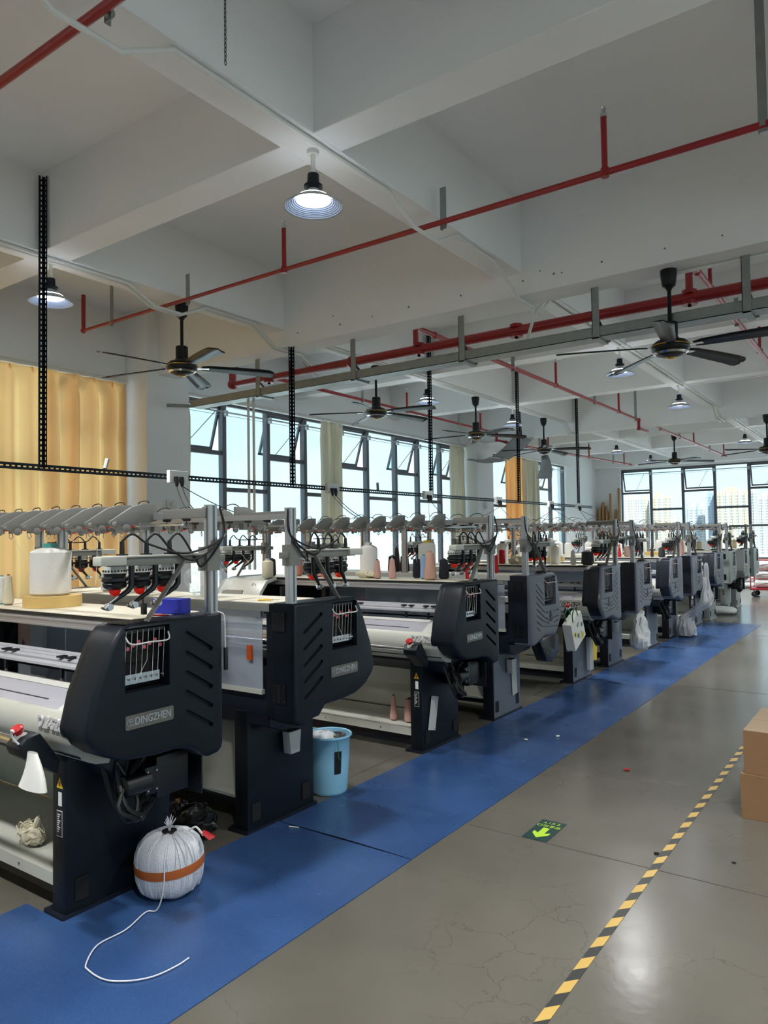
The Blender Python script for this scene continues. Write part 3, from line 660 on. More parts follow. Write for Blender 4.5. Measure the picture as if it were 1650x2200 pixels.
conduit('white conduit sagging from the main beam to the tray, nearer the aisle', [(-5.672, 6.385, 3.742), (-5.83, 6.943, 3.591), (-6.445, 6.55, 3.40)], clips=False)
conduit('white conduit along the far part of the left beam over the fans', beam_run(-5.725, 6.68, 23.58), .015)
conduit('second white conduit along the far part of the left beam', beam_run(-5.66, 6.68, 23.58), .015)
conduit('short white conduit feeding the large fan along the main beam underside', [(-1.48, 6.288, ZM-0.016), (1.179, 6.288, ZM-0.016)], .016)
conduit('thin white conduit across a cross beam above the far windows', [(-2.856, 12.235, ZS-0.013), (0.052, 12.235, ZS-0.013)], .012)
conduit('thin white conduit across the farther cross beam above the far windows', [(-5.764, 18.078, ZS-0.013), (-2.882, 18.078, ZS-0.013)], .012)

# ------------------------------------------------------------------ slotted power rail over the machines
RX, RZ = -5.568, 2.196
def slotted(m, p0, d, n_, L, wdt, pitch):
    """strip with punched slots: p0 start, d direction, n_ width direction"""
    p0, d, n_ = Vector(p0), Vector(d), Vector(n_); f = d.cross(n_)*.002
    def slab(a0, a1, b0, b1):
        vs = []
        for q in (-f, f):
            for a, b in ((a0, b0), (a1, b0), (a1, b1), (a0, b1)): vs.append(p0+d*a+n_*b+q)
        m.add(vs, [(0, 3, 2, 1), (4, 5, 6, 7), (0, 1, 5, 4), (1, 2, 6, 5), (2, 3, 7, 6), (3, 0, 4, 7)])
    slab(0, L, 0, wdt*.40); slab(0, L, wdt*.60, wdt)
    k = 0.0
    while k < L: slab(k, min(L, k+pitch*.45), wdt*.40, wdt*.60); k += pitch
CABLE_ENDS = (((-3.42, 2.86), (-3.36, 2.86), (-5.0, 5.12)), ((-4.32, 5.78), (-4.26, 5.78)), ((-5.05, 8.16), (-5.0, 8.80)), ((-5.05, 11.0), (-5.0, 8.81)), ((-5.05, 11.61), (-5.0, 13.86), (-5.02, 10.97)), ((-5.05, 14.48), (-5.0, 16.5)))
t = thing('power_rail', 'black slotted angle rail with sockets hung over the knitting machines', 'power rail', (RX, 0, RZ))
for y in (.46, 3.183, 6.098, 9.04, 12.01, 14.93):
    m = MB(); top = SLAB-.06-RZ
    slotted(m, (0, y, 0), (0, 0, 1), (.047, 0, 0), top, 1.0, .042)
    slotted(m, (0, y, 0), (0, 0, 1), (0, -.047, 0), top, 1.0, .042)
    m.build('hanger', 'navy_enamel', t, smooth=0)
m = MB(); slotted(m, (0, -2, -.026), (0, 1, 0), (0, 0, .052), 17.8, 1.0, .045); slotted(m, (0, -2, .026), (0, 1, 0), (-.047, 0, 0), 17.8, 1.0, .045)
m.build('slotted_rail', 'navy_enamel', t, smooth=0)
for i, y in enumerate((4.48, 6.76, 8.91, 11.15, 13.39, 14.87)):
    b = MB().box(.005, .052, y-.11, y+.11, -.059, .059).build('socket_box', 'white_pvc', t, smooth=0, bevel=.006)
    for q in (-.046, .016): MB().lathe([(.018, 0), (.021, -.026), (.016, -.066), (.007, -.085)], (.072, y+q, -.013), 10).box(.046, .079, y+q-.016, y+q+.016, -.04, .0).build('plug', 'black_plastic', b)
    for q, (xe, ye) in zip((-.046, .016, .02), CABLE_ENDS[i]):
        MB().tube(arc((.072, y+q, -.09), (xe-RX, ye, 1.765-RZ), .04, 12), .0045, 6).build('cable', 'black_cable', t)
for y in (3.73, 7.73): MB().tube([(0, y, .026), (-.04, y+.05, .118)], .018, 8).build('clamp_stub', 'galvanised', t)

# ------------------------------------------------------------------ odd things up high
t = thing('hanging_chain', 'short thin black chain hanging from the slab at the top edge', 'chain', (-2.62, 2.42, SLAB))
t.scale = (1.31, 1.31, 1.31)
links = MB()
for k in range(32):
    z = -.012-.0165*k; a = k % 2
    links.tube([(.004*math.cos(q)*(1-a), .004*math.cos(q)*a, z+.0105*math.sin(q)) for q in [2*PI*i/10 for i in range(11)]], .0016, 5)
links.build('chain_links', 'black_plastic', t)
t = thing('hanging_fabric', 'grey fabric sheet slung under the ceiling beside the second column', 'fabric sheet', (-7.205, 14.67, 3.5))
t.scale = (1.31, 1.31, 1.31)
P = []
for j in range(9):
    v = j/8; P.append([(-.45+.9*v+0*i, -.35+.7*i/6, -.16+.34*v**2-.07*math.sin(PI*v)+.02*math.sin(i*1.4)) for i in range(7)])
o = MB().grid(P).build('sheet', 'fabric_grey', t, smooth=80); so = o.modifiers.new('thick', 'SOLIDIFY'); so.thickness = .004
for v in (.0, .5, 1.0): MB().bar((-.45+.9*v, -.36, -.165+.34*v*v-.07*math.sin(PI*v)), (-.45+.9*v, .36, -.165+.34*v*v-.07*math.sin(PI*v)), .02, .012).build('batten', 'light_plastic', t, smooth=0)
MB().bar((.38, 0, .16), (.34, 0, .84), .07, .01).build('hanging_strap', 'black_plastic', t, smooth=0)
t = thing('hanging_rag', 'grey rag hanging from the hub of the fan beside the fabric sheet', 'rag', (-5.856, 13.91, 3.211))
t.scale = (1.31, 1.31, 1.31)
MB().grid([[(.07*(i-2)*(.4+.5*j/4)+.01*math.sin(j), .03*math.sin(i*1.5+j), -.09*j) for i in range(5)] for j in range(5)]).build('cloth', 'fabric_grey', t, smooth=80).modifiers.new('thick', 'SOLIDIFY').thickness = .006
t = thing('wall_alarm', 'small round white device on the side of the second column', 'alarm', (-7.858, 15.13, 2.32))
t.scale = (1.31, 1.31, 1.31)
MB().lathe([(.07, 0), (.07, .02), (.05, .05), (.02, .06)], n=18, ax='x').build('body', 'white_pvc', t)
t = thing('wall_socket', 'small white box low on the first column behind the power rail', 'socket', (-7.858, 6.236, 2.07))
t.scale = (1.31, 1.31, 1.31)
MB().box(0, .035, -.05, .05, -.05, .05).lathe([(.03, .035), (.03, .06)], n=14, ax='x').build('box', 'white_pvc', t, bevel=.004)

# ------------------------------------------------------------------ knitting machines
# local frame: origin on the floor under the aisle face of the hood at the back; x runs away from the aisle (negative), front is -y (sy=1) or +y (sy=-1)
ROUND = [(0, 1.262), (-.50, 1.262), (-.535, 1.25), (-.561, 1.222), (-.588, 1.176), (-.665, .995), (-.697, .861), (-.694, .835), (-.672, .80), (-.614, .752), (-.56, .728), (-.51, .712), (-.366, .70), (-.267, .70), (-.19, .685), (-.155, .665), (-.12, .637), (-.085, .624), (-.03, .63), (-.008, .646), (0, .671)]
ANGULAR = [(0, 1.262), (-.56, 1.262), (-.615, 1.23), (-.697, .90), (-.685, .845), (-.60, .745), (-.545, .70), (-.30, .715), (-.18, .675), (-.10, .655), (-.02, .66), (0, .68)]
def rounded_hood(prof, t, bev):
    bm = bmesh.new()
    a = [bm.verts.new((0, y, z)) for y, z in prof]; b = [bm.verts.new((-t, y, z)) for y, z in prof]
    n = len(prof); bm.faces.new(a); bm.faces.new(b[::-1])
    for i in range(n): bm.faces.new((a[i], b[i], b[(i+1) % n], a[(i+1) % n]))
    bmesh.ops.recalc_face_normals(bm, faces=bm.faces)
    es = [e for e in bm.edges if all(abs(v.co.x) < 1e-6 for v in e.verts)]
    bmesh.ops.bevel(bm, geom=es, offset=bev, segments=3, affect='EDGES', profile=.5, clamp_overlap=True)
    me = bpy.data.meshes.new('side_hood'); bm.to_mesh(me); bm.free(); return me
def cut(me, cutter):
    """carve recesses with a boolean, keep the plain result mesh"""
    a = bpy.data.objects.new('side_hood', me); COL.objects.link(a)
    cm = cutter.mesh('carving', smooth=0); c = bpy.data.objects.new('carving', cm); COL.objects.link(c)
    md = a.modifiers.new('carve', 'BOOLEAN'); md.object = c; md.operation = 'DIFFERENCE'; md.solver = 'EXACT'; md.use_self = True
    dg = bpy.context.evaluated_depsgraph_get(); out = bpy.data.meshes.new_from_object(a.evaluated_get(dg))
    bpy.data.objects.remove(a); bpy.data.objects.remove(c)
    out.shade_smooth(); out.set_sharp_from_angle(angle=math.radians(32)); return out
def flip(me):
    me.transform(Matrix.Diagonal((1, -1, 1, 1))); me.flip_normals(); return me
def capsule(p0, p1, r, n=6):
    (y0, z0), (y1, z1) = p0, p1; a = math.atan2(z1-z0, y1-y0); out = []
    for c, s0 in (((y1, z1), a-PI/2), ((y0, z0), a+PI/2)):
        for k in range(n+1): q = s0+PI*k/n; out.append((c[0]+r*math.cos(q), c[1]+r*math.sin(q)))
    return out
def base_of(name):                   # Blender suffixes are kept off part meshes
    return name.split('.')[0]

def make_machine(kind, sy):
    A = kind == 'A'; H = {'A': 'navy_enamel', 'B': 'slate_enamel', 'G': 'grey_enamel'}[kind]
    HE = {'A': 'navy_enamel', 'B': 'deep_navy', 'G': 'grey_enamel'}[kind]; LG = {'A': 'navy_enamel', 'B': 'slate_enamel', 'G': 'grey_enamel'}[kind]
    root = thing('knitting_machine', '', 'knitting machine')
    B = lambda mb, nm, m, par=root, **k: mb.build(nm, m, par, sy=sy, **k)
    F = lambda p: (p[0], p[1]*sy, p[2])
    # --- aisle hood with recessed thread window
    T = .15
    cut_ = MB()
    r0, r1, rz0, rz1 = (-.525, -.305, .985, 1.244) if A else (-.555, -.305, .98, 1.236)
    cut_.box(-.09, .05, r0, r1, rz0, rz1)
    if A:
        for k in range(5):
            zt = 1.197-.0855*k
            cut_.prism(capsule((-.212, zt-.004), (-.075, zt-.088), .0105), 'x', -.016, .05)
    else:
        st = [(-.13, 1.18-.053*k) for k in range(8)]
        en = [(-.268, 1.088), (-.278, 1.034), (-.285, .985), (-.30, .925), (-.31, .875), (-.27, .85), (-.25, .805), (-.20, .775)]
        for (a, b) in zip(st, en): cut_.prism(capsule(a, b, .0045, 3), 'x', -.01, .05)
        for a, b in (((-.30, .925), (-.375, .921)), ((-.31, .875), (-.345, .872)), ((-.345, .872), (-.39, .845)), ((-.39, .845), (-.44, .835)), ((-.44, .835), (-.50, .868)), ((-.50, .868), (-.60, .872)), ((-.48, .925), (-.61, .925)), ((-.27, .85), (-.385, .823)), ((-.49, .82), (-.60, .83)), ((-.25, .805), (-.58, .782))):
            cut_.prism(capsule(a, b, .0045, 3), 'x', -.01, .05)
    hm = cut(rounded_hood(ROUND if A else ANGULAR, T, .022 if A else .03), cut_)
    if sy < 0: flip(hm)
    hood = link('side_hood', hm, H, root)
    B(MB().box(-.0885, -.084, r0+.001, r1-.001, rz0+.001, rz1-.001), 'recess_back', 'black_void', hood, smooth=0)
    # inner shell of the hood: wider, reaches under the table
    B(MB().prism([(y*.985-.002, .95+(z-.95)*.985) for y, z in (ROUND if A else ANGULAR)], 'x', -T-.055, -T+.001), 'hood_shell', HE, hood, bevel=.008)
    if not A: B(MB().prism([(-.57, 1.257), (-.617, 1.23), (-.700, .90), (-.688, .84), (-.60, .74), (-.585, .752), (-.665, .85), (-.675, .90), (-.597, 1.215), (-.56, 1.24)], 'x', -T, -.028), 'front_band', HE, hood, bevel=.004)
    if kind == 'B': B(MB().box(-T-.05, -.026, .0005, .004, .69, 1.256), 'back_band', HE, hood, smooth=0)
    yl = r1-.012; n8 = 8; stp = (r1-r0-.03)/(n8-1)
    th = MB(); 
    for k in range(n8):
        y = yl-.004-stp*k
        B(MB().lathe([(.0085, 0), (.0085, .004)], (-.045, y, 1.168+.012*((k*5) % 3-1)), 9, 'x'), 'tension_disc', 'pink_disc', hood)
        th.tube([(-.02, y+.006, rz1-.012), (-.03, y+.004, 1.06 if k != 3 else 1.10), (-.03, y+(.004 if k != 3 else -.05), 1.02)], .0011, 4)
    tag(B(th, 'thread', 'label_white', hood), kind='stuff')
    B(MB().tube(spline([(-.005, r0+.004, 1.212), (.016, r0+.02, 1.182), (.018, (r0+r1)/2, 1.182), (.016, r1-.02, 1.182), (-.005, r1-.004, 1.212)], 5), .0035, 6), 'guide_wire', 'light_plastic', hood)
    B(MB().box(-.07, -.02, r0+.006, r1-.006, 1.222, 1.236), 'top_guide', 'black_plastic', hood, smooth=0)
    cb = MB().box(-.06, -.03, r0+.006, r1-.03, 1.012, 1.016).box(-.032, -.03, r0+.006, r1-.03, 1.012, 1.052)
    for k in range(n8): y = yl-.008-stp*k; cb.lathe([(.005, 0), (.006, .006), (.003, .012)], (-.03, y, 1.034), 7, 'x')
    B(cb, 'thread_comb', 'bright_metal' if A else 'black_plastic', hood)
    if A:
        pl = B(MB().prism([(-.526, .842), (-.521, .837), (-.293, .837), (-.288, .842), (-.288, .89), (-.293, .895), (-.521, .895), (-.526, .89)], 'x', -.001, .0035), 'name_plate', 'plate_grey', hood, smooth=0)
        # logo: two linked ovals, then the maker's letters
        c0 = -.500 if sy > 0 else .314
        lg = MB()
        for q in (-.006, .006): lg.tube([(.004, c0+q+.013*math.cos(2*PI*i/16), .866+.0145*math.sin(2*PI*i/16)) for i in range(17)], .0012, 5)
        lg.tube([(.004, c0+q, .866+z) for q, z in ((-.01, .003), (.0, .005), (.01, .001))], .0012, 5)
        lg.build('logo', 'bright_metal', hood)
        text('lettering', 'DINGZHEN', .044, 'bright_metal', hood, (.0035, (-.392 if sy > 0 else .422), .866), (0, 1, 0), (0, 0, 1), .002, .80, .0004)
        sl = MB()
        for k in range(9): sl.box(-.13, -.02, -.52+.022*k, -.507+.022*k, 1.2615, 1.2635)
        tag(B(sl, 'top_slots', 'black_plastic', hood, smooth=0), kind='stuff')
    else:
        ov = [(-.43+.026*math.cos(2*PI*i/18), .885+.05*math.sin(2*PI*i/18)) for i in range(18)]
        B(MB().prism(ov, 'x', -.001, .002), 'emblem', 'navy_enamel' if kind == 'B' else 'arm_grey', hood, smooth=0)
        if kind == 'B': B(MB().lathe([(.03, 0), (.03, .002)], (-.018, -.672, .95), 16, 'x'), 'round_sticker', 'tape_tan', hood)
        bp = MB().tube([(-.06, r0, 1.275), (-.06, r1, 1.275)], .014, 10)
        B(bp.box(-.09, -.03, r0+.01, r1-.01, 1.258, 1.27), 'thread_inlet', 'black_plastic', hood)
    # --- table
    X0, X1 = -T-.03, -2.38
    B(MB().box(X1, X0, -.365, 0, 1.238, 1.262), 'table_top', 'cream_top', bevel=.003)
    B(MB().box(X1, X0, -.372, -.3655, 1.242, 1.258), 'table_edge', 'label_black', smooth=0)
    B(MB().box(X1, X0, -.385, -.345, 1.196, 1.238).box(X1, X0, -.389, -.385, 1.199, 1.206).box(X1, X0, -.389, -.385, 1.227, 1.234), 'front_extrusion', 'aluminium', smooth=0)
    B(MB().box(X1, X0, .001, .012, 1.216, 1.262), 'back_fascia', 'beige_enamel', smooth=0, bevel=.002)
    B(MB().box(X1, X0-.06, -.008, .006, 1.182, 1.216), 'back_extrusion', 'aluminium', smooth=0)
    # --- back cover with orange pulls
    cov = B(MB().box(X1, -1.29, -.004, 0, .80, 1.184).box(-1.285, X0-.055, -.004, 0, .80, 1.184), 'back_cover', 'acrylic', smooth=0)
    for x in (-.32, -.78, -1.75): B(MB().prism([(x-.016, .95), (x+.016, .95), (x+.016, 1.03), (x-.016, 1.03)], 'y', .002, .018).box(x-.008, x+.008, .018, .021, .97, 1.01), 'cover_pull', 'orange_plastic', cov, bevel=.003)
    B(MB().box(X1, X0-.05, -.012, .012, .775, .80), 'cover_rail', 'beige_enamel', smooth=0)
    for z in (1.165, .79):
        hg = MB().box(-.155, -.065, .0, .008, z-.05, z+.05)
        for q in (-.145, -.075):
            for w_ in (-.038, .038): hg.lathe([(.007, .008), (.005, .011)], (q, 0, z+w_), 8, 'y')
        hg.tube([(-.11, .008, z-.045), (-.11, .008, z+.045)], .006, 8)
        B(hg, 'hinge', 'black_plastic', hood)
    B(MB().box(-.206, -T+.001, -.03, .0, .70, 1.258), 'corner_strip', HE, hood, smooth=0, bevel=.006)
    # --- bed body and front panel
    B(MB().prism([(-.02, .774), (-.02, .60), (-.12, .56), (-.42, .58), (-.50, .66), (-.50, .80), (-.30, .86)], 'x', X1, -T-.05), 'bed_body', 'deep_navy' if kind != 'G' else 'grey_enamel', bevel=.006)
    fp = [(-.632, .906), (-.652, .905), (-.668, .885), (-.676, .85), (-.674, .805), (-.655, .762), (-.628, .735), (-.625, .728), (-.60, .708), (-.56, .69), (-.50, .68), (-.49, .70), (-.55, .72), (-.60, .75), (-.62, .80), (-.615, .88)]
    pnl = B(MB().prism(fp, 'x', X1+.02, -T+.001), 'front_panel', 'beige_enamel', smooth=30)
    B(MB().box(X1+.02, -T, -.6305, -.626, .7275, .7335), 'panel_groove', 'label_black', pnl, smooth=0)
    if sy > 0:
        tz = .872 if A else .868
        if A: text('lettering', 'DZ-52S', .062, 'letter_silver', pnl, (-.285, -.6765, tz-.012), (1, 0, 0), (0, .12, 1), .012, .95, .002)
        else:
            text('lettering_outline', 'DZ1-52S', .058, 'label_black', pnl, (-.34, -.6755, tz-.012), (1, 0, 0), (0, .12, 1), .003, 1.0, .006)
            text('lettering', 'DZ1-52S', .058, 'label_white', pnl, (-.34, -.678, tz-.012), (1, 0, 0), (0, .12, 1), .003, 1.0, .0006)
    # needle beds (a V of two sloping plates), front plate carries the steel rails
    nb = B(MB().prism([(-.635, .90), (-.50, .975), (-.49, .968), (-.60, .88)], 'x', X1+.02, -T-.02), 'needle_bed', 'bed_steel', smooth=0)
    B(MB().prism([(-.527, .966), (-.500, .981), (-.497, .975), (-.524, .960)], 'x', X1+.02, -T-.16), 'bed_rail', 'light_plastic', nb, smooth=0)
    B(MB().prism([(-.592, .926), (-.588, .929), (-.586, .925), (-.59, .922)], 'x', X1+.02, -T-.30), 'bed_slit', 'label_black', nb, smooth=0)
    B(MB().prism([(-.635, .905), (-.535, .962), (-.533, .957), (-.633, .9)], 'x', -T-.16, -T-.02), 'end_plate', 'light_plastic', nb, smooth=0)
    B(MB().prism([(-.565, .95), (-.49, .99), (-.48, 1.01), (-.45, 1.01), (-.45, .96), (-.55, .93)], 'x', -T-.09, -T-.02), 'bed_bracket', 'black_plastic', nb, bevel=.006)
    B(MB().prism([(-.495, .968), (-.47, .975), (-.32, .90), (-.33, .88)], 'x', X1+.02, -T-.02), 'rear_bed', 'plate_grey', smooth=0)
    # yarn carrier rails and carriers
    rl = B(MB().prism([(-.452, 1.062), (-.430, 1.070), (-.428, 1.056), (-.45, 1.05)], 'x', X1+.02, -T-.03), 'carrier_rail', 'rail_steel', smooth=0)
    for dy, dz in ((-.028, -.016), (.029, .008), (.058, .016)):
        o = link('carrier_rail', rl.data, None, root); o.location = (0, dy*sy, dz)
    B(MB().prism([(-.49, 1.045), (-.36, 1.09), (-.36, 1.03), (-.40, .95), (-.47, .95)], 'x', -T-.06, -T-.03), 'rail_end_bracket', 'black_plastic', smooth=0)
    for x, dn in ((-.36, 0), (-.56, .02), (-1.05, 0), (-1.38, .02)):
        c = B(MB().box(x-.045, x+.045, -.47, -.445, 1.03, 1.048).box(x-.008, x+.008, -.468, -.456, .985, 1.03).box(x-.05, x-.02, -.46, -.42, 1.072, 1.08).box(x+.02, x+.05, -.46, -.42, 1.072, 1.08), 'yarn_carrier', 'black_plastic', smooth=0)
        B(MB().prism([(x-.004, .985), (x-.014, .955), (x-.002, .915), (x+.002, .915), (x+.014, .955), (x+.004, .985)], 'y', -.466, -.458), 'feeder_tip', 'bright_metal', c, smooth=0)
    B(MB().box(-1.95, -1.50, -.60, -.24, 1.0, 1.03).box(-1.95, -1.50, -.60, -.56, .96, 1.06).box(-1.9, -1.55, -.58, -.3, 1.03, 1.055).box(-1.55, -1.5, -.30, -.24, .9, 1.17), 'carriage', 'black_plastic', bevel=.006)
    B(MB().tube([(X1+.02, -.33, .985), (-T-.03, -.33, .985)], .007, 6), 'guide_rod', 'black_plastic')
    # --- left control cabinet
    cab = B(MB().prism([(0, 1.262), (-.40, 1.262), (-.52, 1.235), (-.60, 1.14), (-.665, .98), (-.69, .80), (-.60, .70), (-.2, .66), (0, .66)], 'x', -2.55, -2.335), 'control_cabinet', 'arm_grey' if A else HE, bevel=.012)
    B(MB().prism([(-.40, 1.266), (-.525, 1.238), (-.607, 1.142), (-.672, .98), (-.697, .80), (-.60, .70), (-.585, .72), (-.66, .81), (-.64, .98), (-.575, 1.125), (-.505, 1.21), (-.39, 1.235)], 'x', -2.50, -1.98), 'cabinet_shell', 'beige_enamel', cab, bevel=.006)
    B(MB().box(-2.336, -1.80, -.02, 0, .80, 1.19).box(-1.83, -1.80, -.52, 0, .86, 1.19), 'cabinet_liner', 'black_void', cab, smooth=0)
    sc_ = MB().prism([(-.612, 1.142), (-.648, 1.05), (-.643, 1.048), (-.607, 1.14)], 'x', -2.43, -2.21)
    fr_ = MB().prism([(-.608, 1.155), (-.655, 1.04), (-.648, 1.037), (-.60, 1.152)], 'x', -2.45, -2.19)
    B(fr_, 'screen_bezel', 'arm_grey', cab, smooth=0); B(sc_, 'screen', 'screen', cab, smooth=0)
    em = MB()
    for i in range(6): em.tube([(-2.10+.025*math.cos(a), -.574-.012*math.sin(a)*0-.0, 1.2+.028*math.sin(a)) for a in (i*PI/3, i*PI/3+.8)], .0025, 4)
    em.tf(Matrix.Translation((0, .012, -.012))); B(em, 'shell_logo', 'plate_grey', cab)
    # --- legs, plinth, shield and tray
    for x in (-.37, -2.12):
        lg_ = B(MB().prism([(-.56, 0), (-.56, .66), (-.52, .70), (-.05, .70), (-.015, .66), (-.015, 0)], 'x', x-.10, x), 'leg', HE if kind == 'B' else LG, bevel=.006)
        if kind == 'B' and x > -1: B(MB().prism([(-.55, .01), (-.55, .655), (-.52, .69), (-.05, .69), (-.025, .655), (-.025, .01)], 'x', x, x+.004), 'leg_panel', LG, lg_, smooth=0)
        if x > -1:
            for y in (-.485, -.075): B(MB().box(x+.001, x+.006, y-.032, y+.032, .06, .155), 'vent', 'black_void', lg_, smooth=0)
            if sy > 0:
                B(MB().prism([(x-.065, .545), (x-.019, .545), (x-.042, .59)], 'y', -.5615, -.56), 'warning_triangle', 'warning_yellow', lg_, smooth=0)
                B(MB().prism([(x-.046, .552), (x-.038, .552), (x-.034, .575), (x-.048, .572)], 'y', -.562, -.5614), 'warning_mark', 'red_plastic', lg_, smooth=0)
                B(MB().box(x-.052, x-.026, -.5615, -.56, .47, .528), 'small_label', 'label_white', lg_, smooth=0)
                B(MB().box(x-.062, x-.022, -.562, -.56, .34, .45), 'label_border', 'light_plastic', lg_, smooth=0)
                B(MB().box(x-.06, x-.024, -.5625, -.561, .343, .447), 'rating_label', 'label_black', lg_, smooth=0)
                tl = MB()
                for k in range(9): tl.box(x-.054, x-.034-.006*(k % 3), -.5632, -.5624, .432-.009*k, .436-.009*k)
                tag(B(tl, 'fine_print', 'label_white', lg_, smooth=0), kind='stuff')
        B(MB().box(x-.14, x+.012, -.575, -.0, 0, .018), 'foot_plate', 'deep_navy' if kind != 'G' else 'grey_enamel', lg_, smooth=0)
    B(MB().prism([(-.30, .63), (-.29, .63), (-.06, .20), (-.04, .185), (-.06, .182), (-.075, .195)], 'x', -2.12, -.47), 'shield', 'beige_enamel', smooth=0)
    B(MB().box(-2.12, -.47, -.55, -.05, .165, .172).box(-2.12, -.47, -.556, -.548, .118, .172), 'tray', 'beige_enamel', smooth=0)
    B(MB().box(-2.12, -.47, -.49, -.44, .03, .115), 'base_rail', 'deep_navy', smooth=0)
    for x in (-.75, -1.3): B(MB().lathe([(.006, 0), (.006, -.003)], (x, -.556, .145), 8, 'y'), 'tray_screw', 'plate_grey')
    # --- handle bar and emergency stop on the front
    B(MB().tube([(-2.2, -.775, .80), (-.36, -.775, .80)], .019, 12), 'handle_bar', 'chrome')
    for x in (-2.18, -1.3): B(MB().bar((x, -.775, .80), (x, -.60, .735), .03, .02), 'bar_arm', 'arm_grey', smooth=0)
    es = B(MB().prism([(-.83, .80), (-.80, .835), (-.745, .845), (-.66, .72), (-.67, .66), (-.72, .70), (-.815, .765)], 'x', -.35, -.24), 'emergency_stop', 'navy_enamel', bevel=.006)
    sb = MB().lathe([(.014, 0), (.014, .016), (.024, .02), (.027, .03), (.02, .038), (.004, .04)], n=18); sb.tf(Matrix.Translation((-.31, -.79, .838)) @ Matrix.Rotation(math.radians(28), 4, 'X'))
    B(sb, 'stop_button', 'red_plastic', es)
    sb = MB().lathe([(.03, 0), (.02, .012), (.016, .014)], n=18); sb.tf(Matrix.Translation((-.31, -.79, .828)) @ Matrix.Rotation(math.radians(28), 4, 'X')); B(sb, 'button_collar', 'light_plastic', es)
    # --- drive motor and wiring under the hood
    if sy > 0:
     mo = B(MB().box(-.36, -.13, -.275, -.10, .47, .65).box(-.20, -.12, -.34, -.275, .50, .62).box(-.36, -.10, -.05, -.04, .43, .70), 'drive_motor', 'black_plastic', bevel=.008)
     B(MB().tube([(-.14, -.32, .56), (-.14, -.44, .56)], .045, 14), 'motor_body', 'black_plastic', mo)
     for k in range(4): B(MB().lathe([(.005, 0), (.005, .004)], (-.119, -.285-.045*(k % 2), .52+.08*(k//2)), 8, 'x'), 'bolt', 'bright_metal', mo)
     rnd = random.Random(3)
     for k in range(7):
         p = [(-.2+rnd.uniform(-.06, .06), -.30-.18*rnd.random(), .66), (-.18+rnd.uniform(-.06, .08), -.36-.12*rnd.random(), .50), (-.17+rnd.uniform(-.05, .08), -.34-.10*rnd.random(), .40+.05*rnd.random()), (-.2, -.24-.1*rnd.random(), .44), (-.22, -.2, .56)]
         B(MB().tube(spline(p, 5), .0075+.004*rnd.random(), 7), 'motor_cable', 'black_cable', mo)
    # --- yarn stand: posts, bars, tension arms
    for x in (-.05, -1.28, -2.48):
        p_ = MB().box(x-.022, x+.022, -.05, -.008, 1.262, 1.765)
        for q in (-.0225, .0205): p_.box(x-.006, x+.006, -.0515 if q < 0 else -.0085, -.0495 if q < 0 else -.0065, 1.262, 1.765)
        po = B(p_, 'stand_post', 'aluminium', smooth=0)
        gr = MB().box(x-.006, x+.006, -.0522, -.0512, 1.27, 1.76).box(x+.0218, x+.0226, -.035, -.023, 1.27, 1.76); B(gr, 'post_groove', 'plate_grey', po, smooth=0)
    B(MB().box(-2.55, -.07, -.045, -.013, 1.705, 1.735), 'top_bar', 'aluminium', smooth=0)
    B(MB().box(-.36, -.05, -.062, -.05, 1.705, 1.75), 'bar_end_plate', 'arm_grey', bevel=.004)
    B(MB().box(-2.52, -.10, -.155, -.145, 1.668, 1.678), 'guide_rail', 'bright_metal', smooth=0)
    ck = MB()
    for k in range(16):
        x = -.22-.145*k
        ck.prism([(x-.018, 1.704), (x+.018, 1.704), (x+.006, 1.692), (x-.006, 1.692)], 'y', -.044, -.014); ck.tube([(x, -.03, 1.692), (x+.006, -.03, 1.676), (x, -.03, 1.668), (x-.006, -.03, 1.676), (x, -.03, 1.692)], .0018, 5)
    tag(B(ck, 'bar_clips', 'black_plastic', smooth=30), kind='stuff')
    if A: pa = [(-.02, 1.785), (-.10, 1.785), (-.165, 1.766), (-.285, 1.695), (-.283, 1.678), (-.262, 1.668), (-.10, 1.682), (-.02, 1.70)]
    else: pa = [(-.02, 1.748), (-.10, 1.75), (-.19, 1.715), (-.245, 1.685), (-.24, 1.668), (-.09, 1.69), (-.02, 1.705)]
    arm = None
    for k in range(11):
        x = -.46-.198*k
        if arm is None:
            arm = B(MB().prism(pa, 'x', x-.009, x+.009), 'tension_arm', 'arm_grey', bevel=.004)
            parts = [B(MB().lathe([(.004, 0), (.02, .003), (.02, .012), (.008, .016)], (x+.006, -.20, 1.662), 12, 'x'), 'tension_roller', 'arm_grey', arm),
                     B(MB().lathe([(.022, .0), (.022, .012), (.004, .014)], (x-.004, -.245, 1.668), 10, 'z').lathe([(.012, 0), (.012, .03)], (x+.012, -.268, 1.682), 10, 'x'), 'arm_tip', 'arm_grey', arm),
                     B(MB().ball((x-.03, -.17, 1.668), .018, 10, 6, (1.5, .8, .5)), 'indicator', 'red_lens', arm),
                     B(MB().box(x-.02, x+.02, -.13, -.07, 1.655, 1.69), 'arm_sensor', 'arm_grey', arm, smooth=0),
                     B(MB().tube([(x, -.12, 1.655), (x+.012, -.12, 1.635), (x, -.125, 1.622), (x-.012, -.13, 1.635), (x-.01, -.13, 1.655)], .0022, 5), 'arm_hook', 'bright_metal', arm),
                     B(MB().tube(spline([(x, -.06, 1.78), (x-.03, -.05, 1.80), (x-.09, -.05, 1.795), (x-.13, -.04, 1.765)], 5), .003, 5), 'arm_wire', 'black_cable', arm)]
        else:
            c = link('tension_arm', arm.data, None, root); c.location = (x+.46, 0, 0)
            for p_ in parts: link(base_of(p_.name), p_.data, None, c)
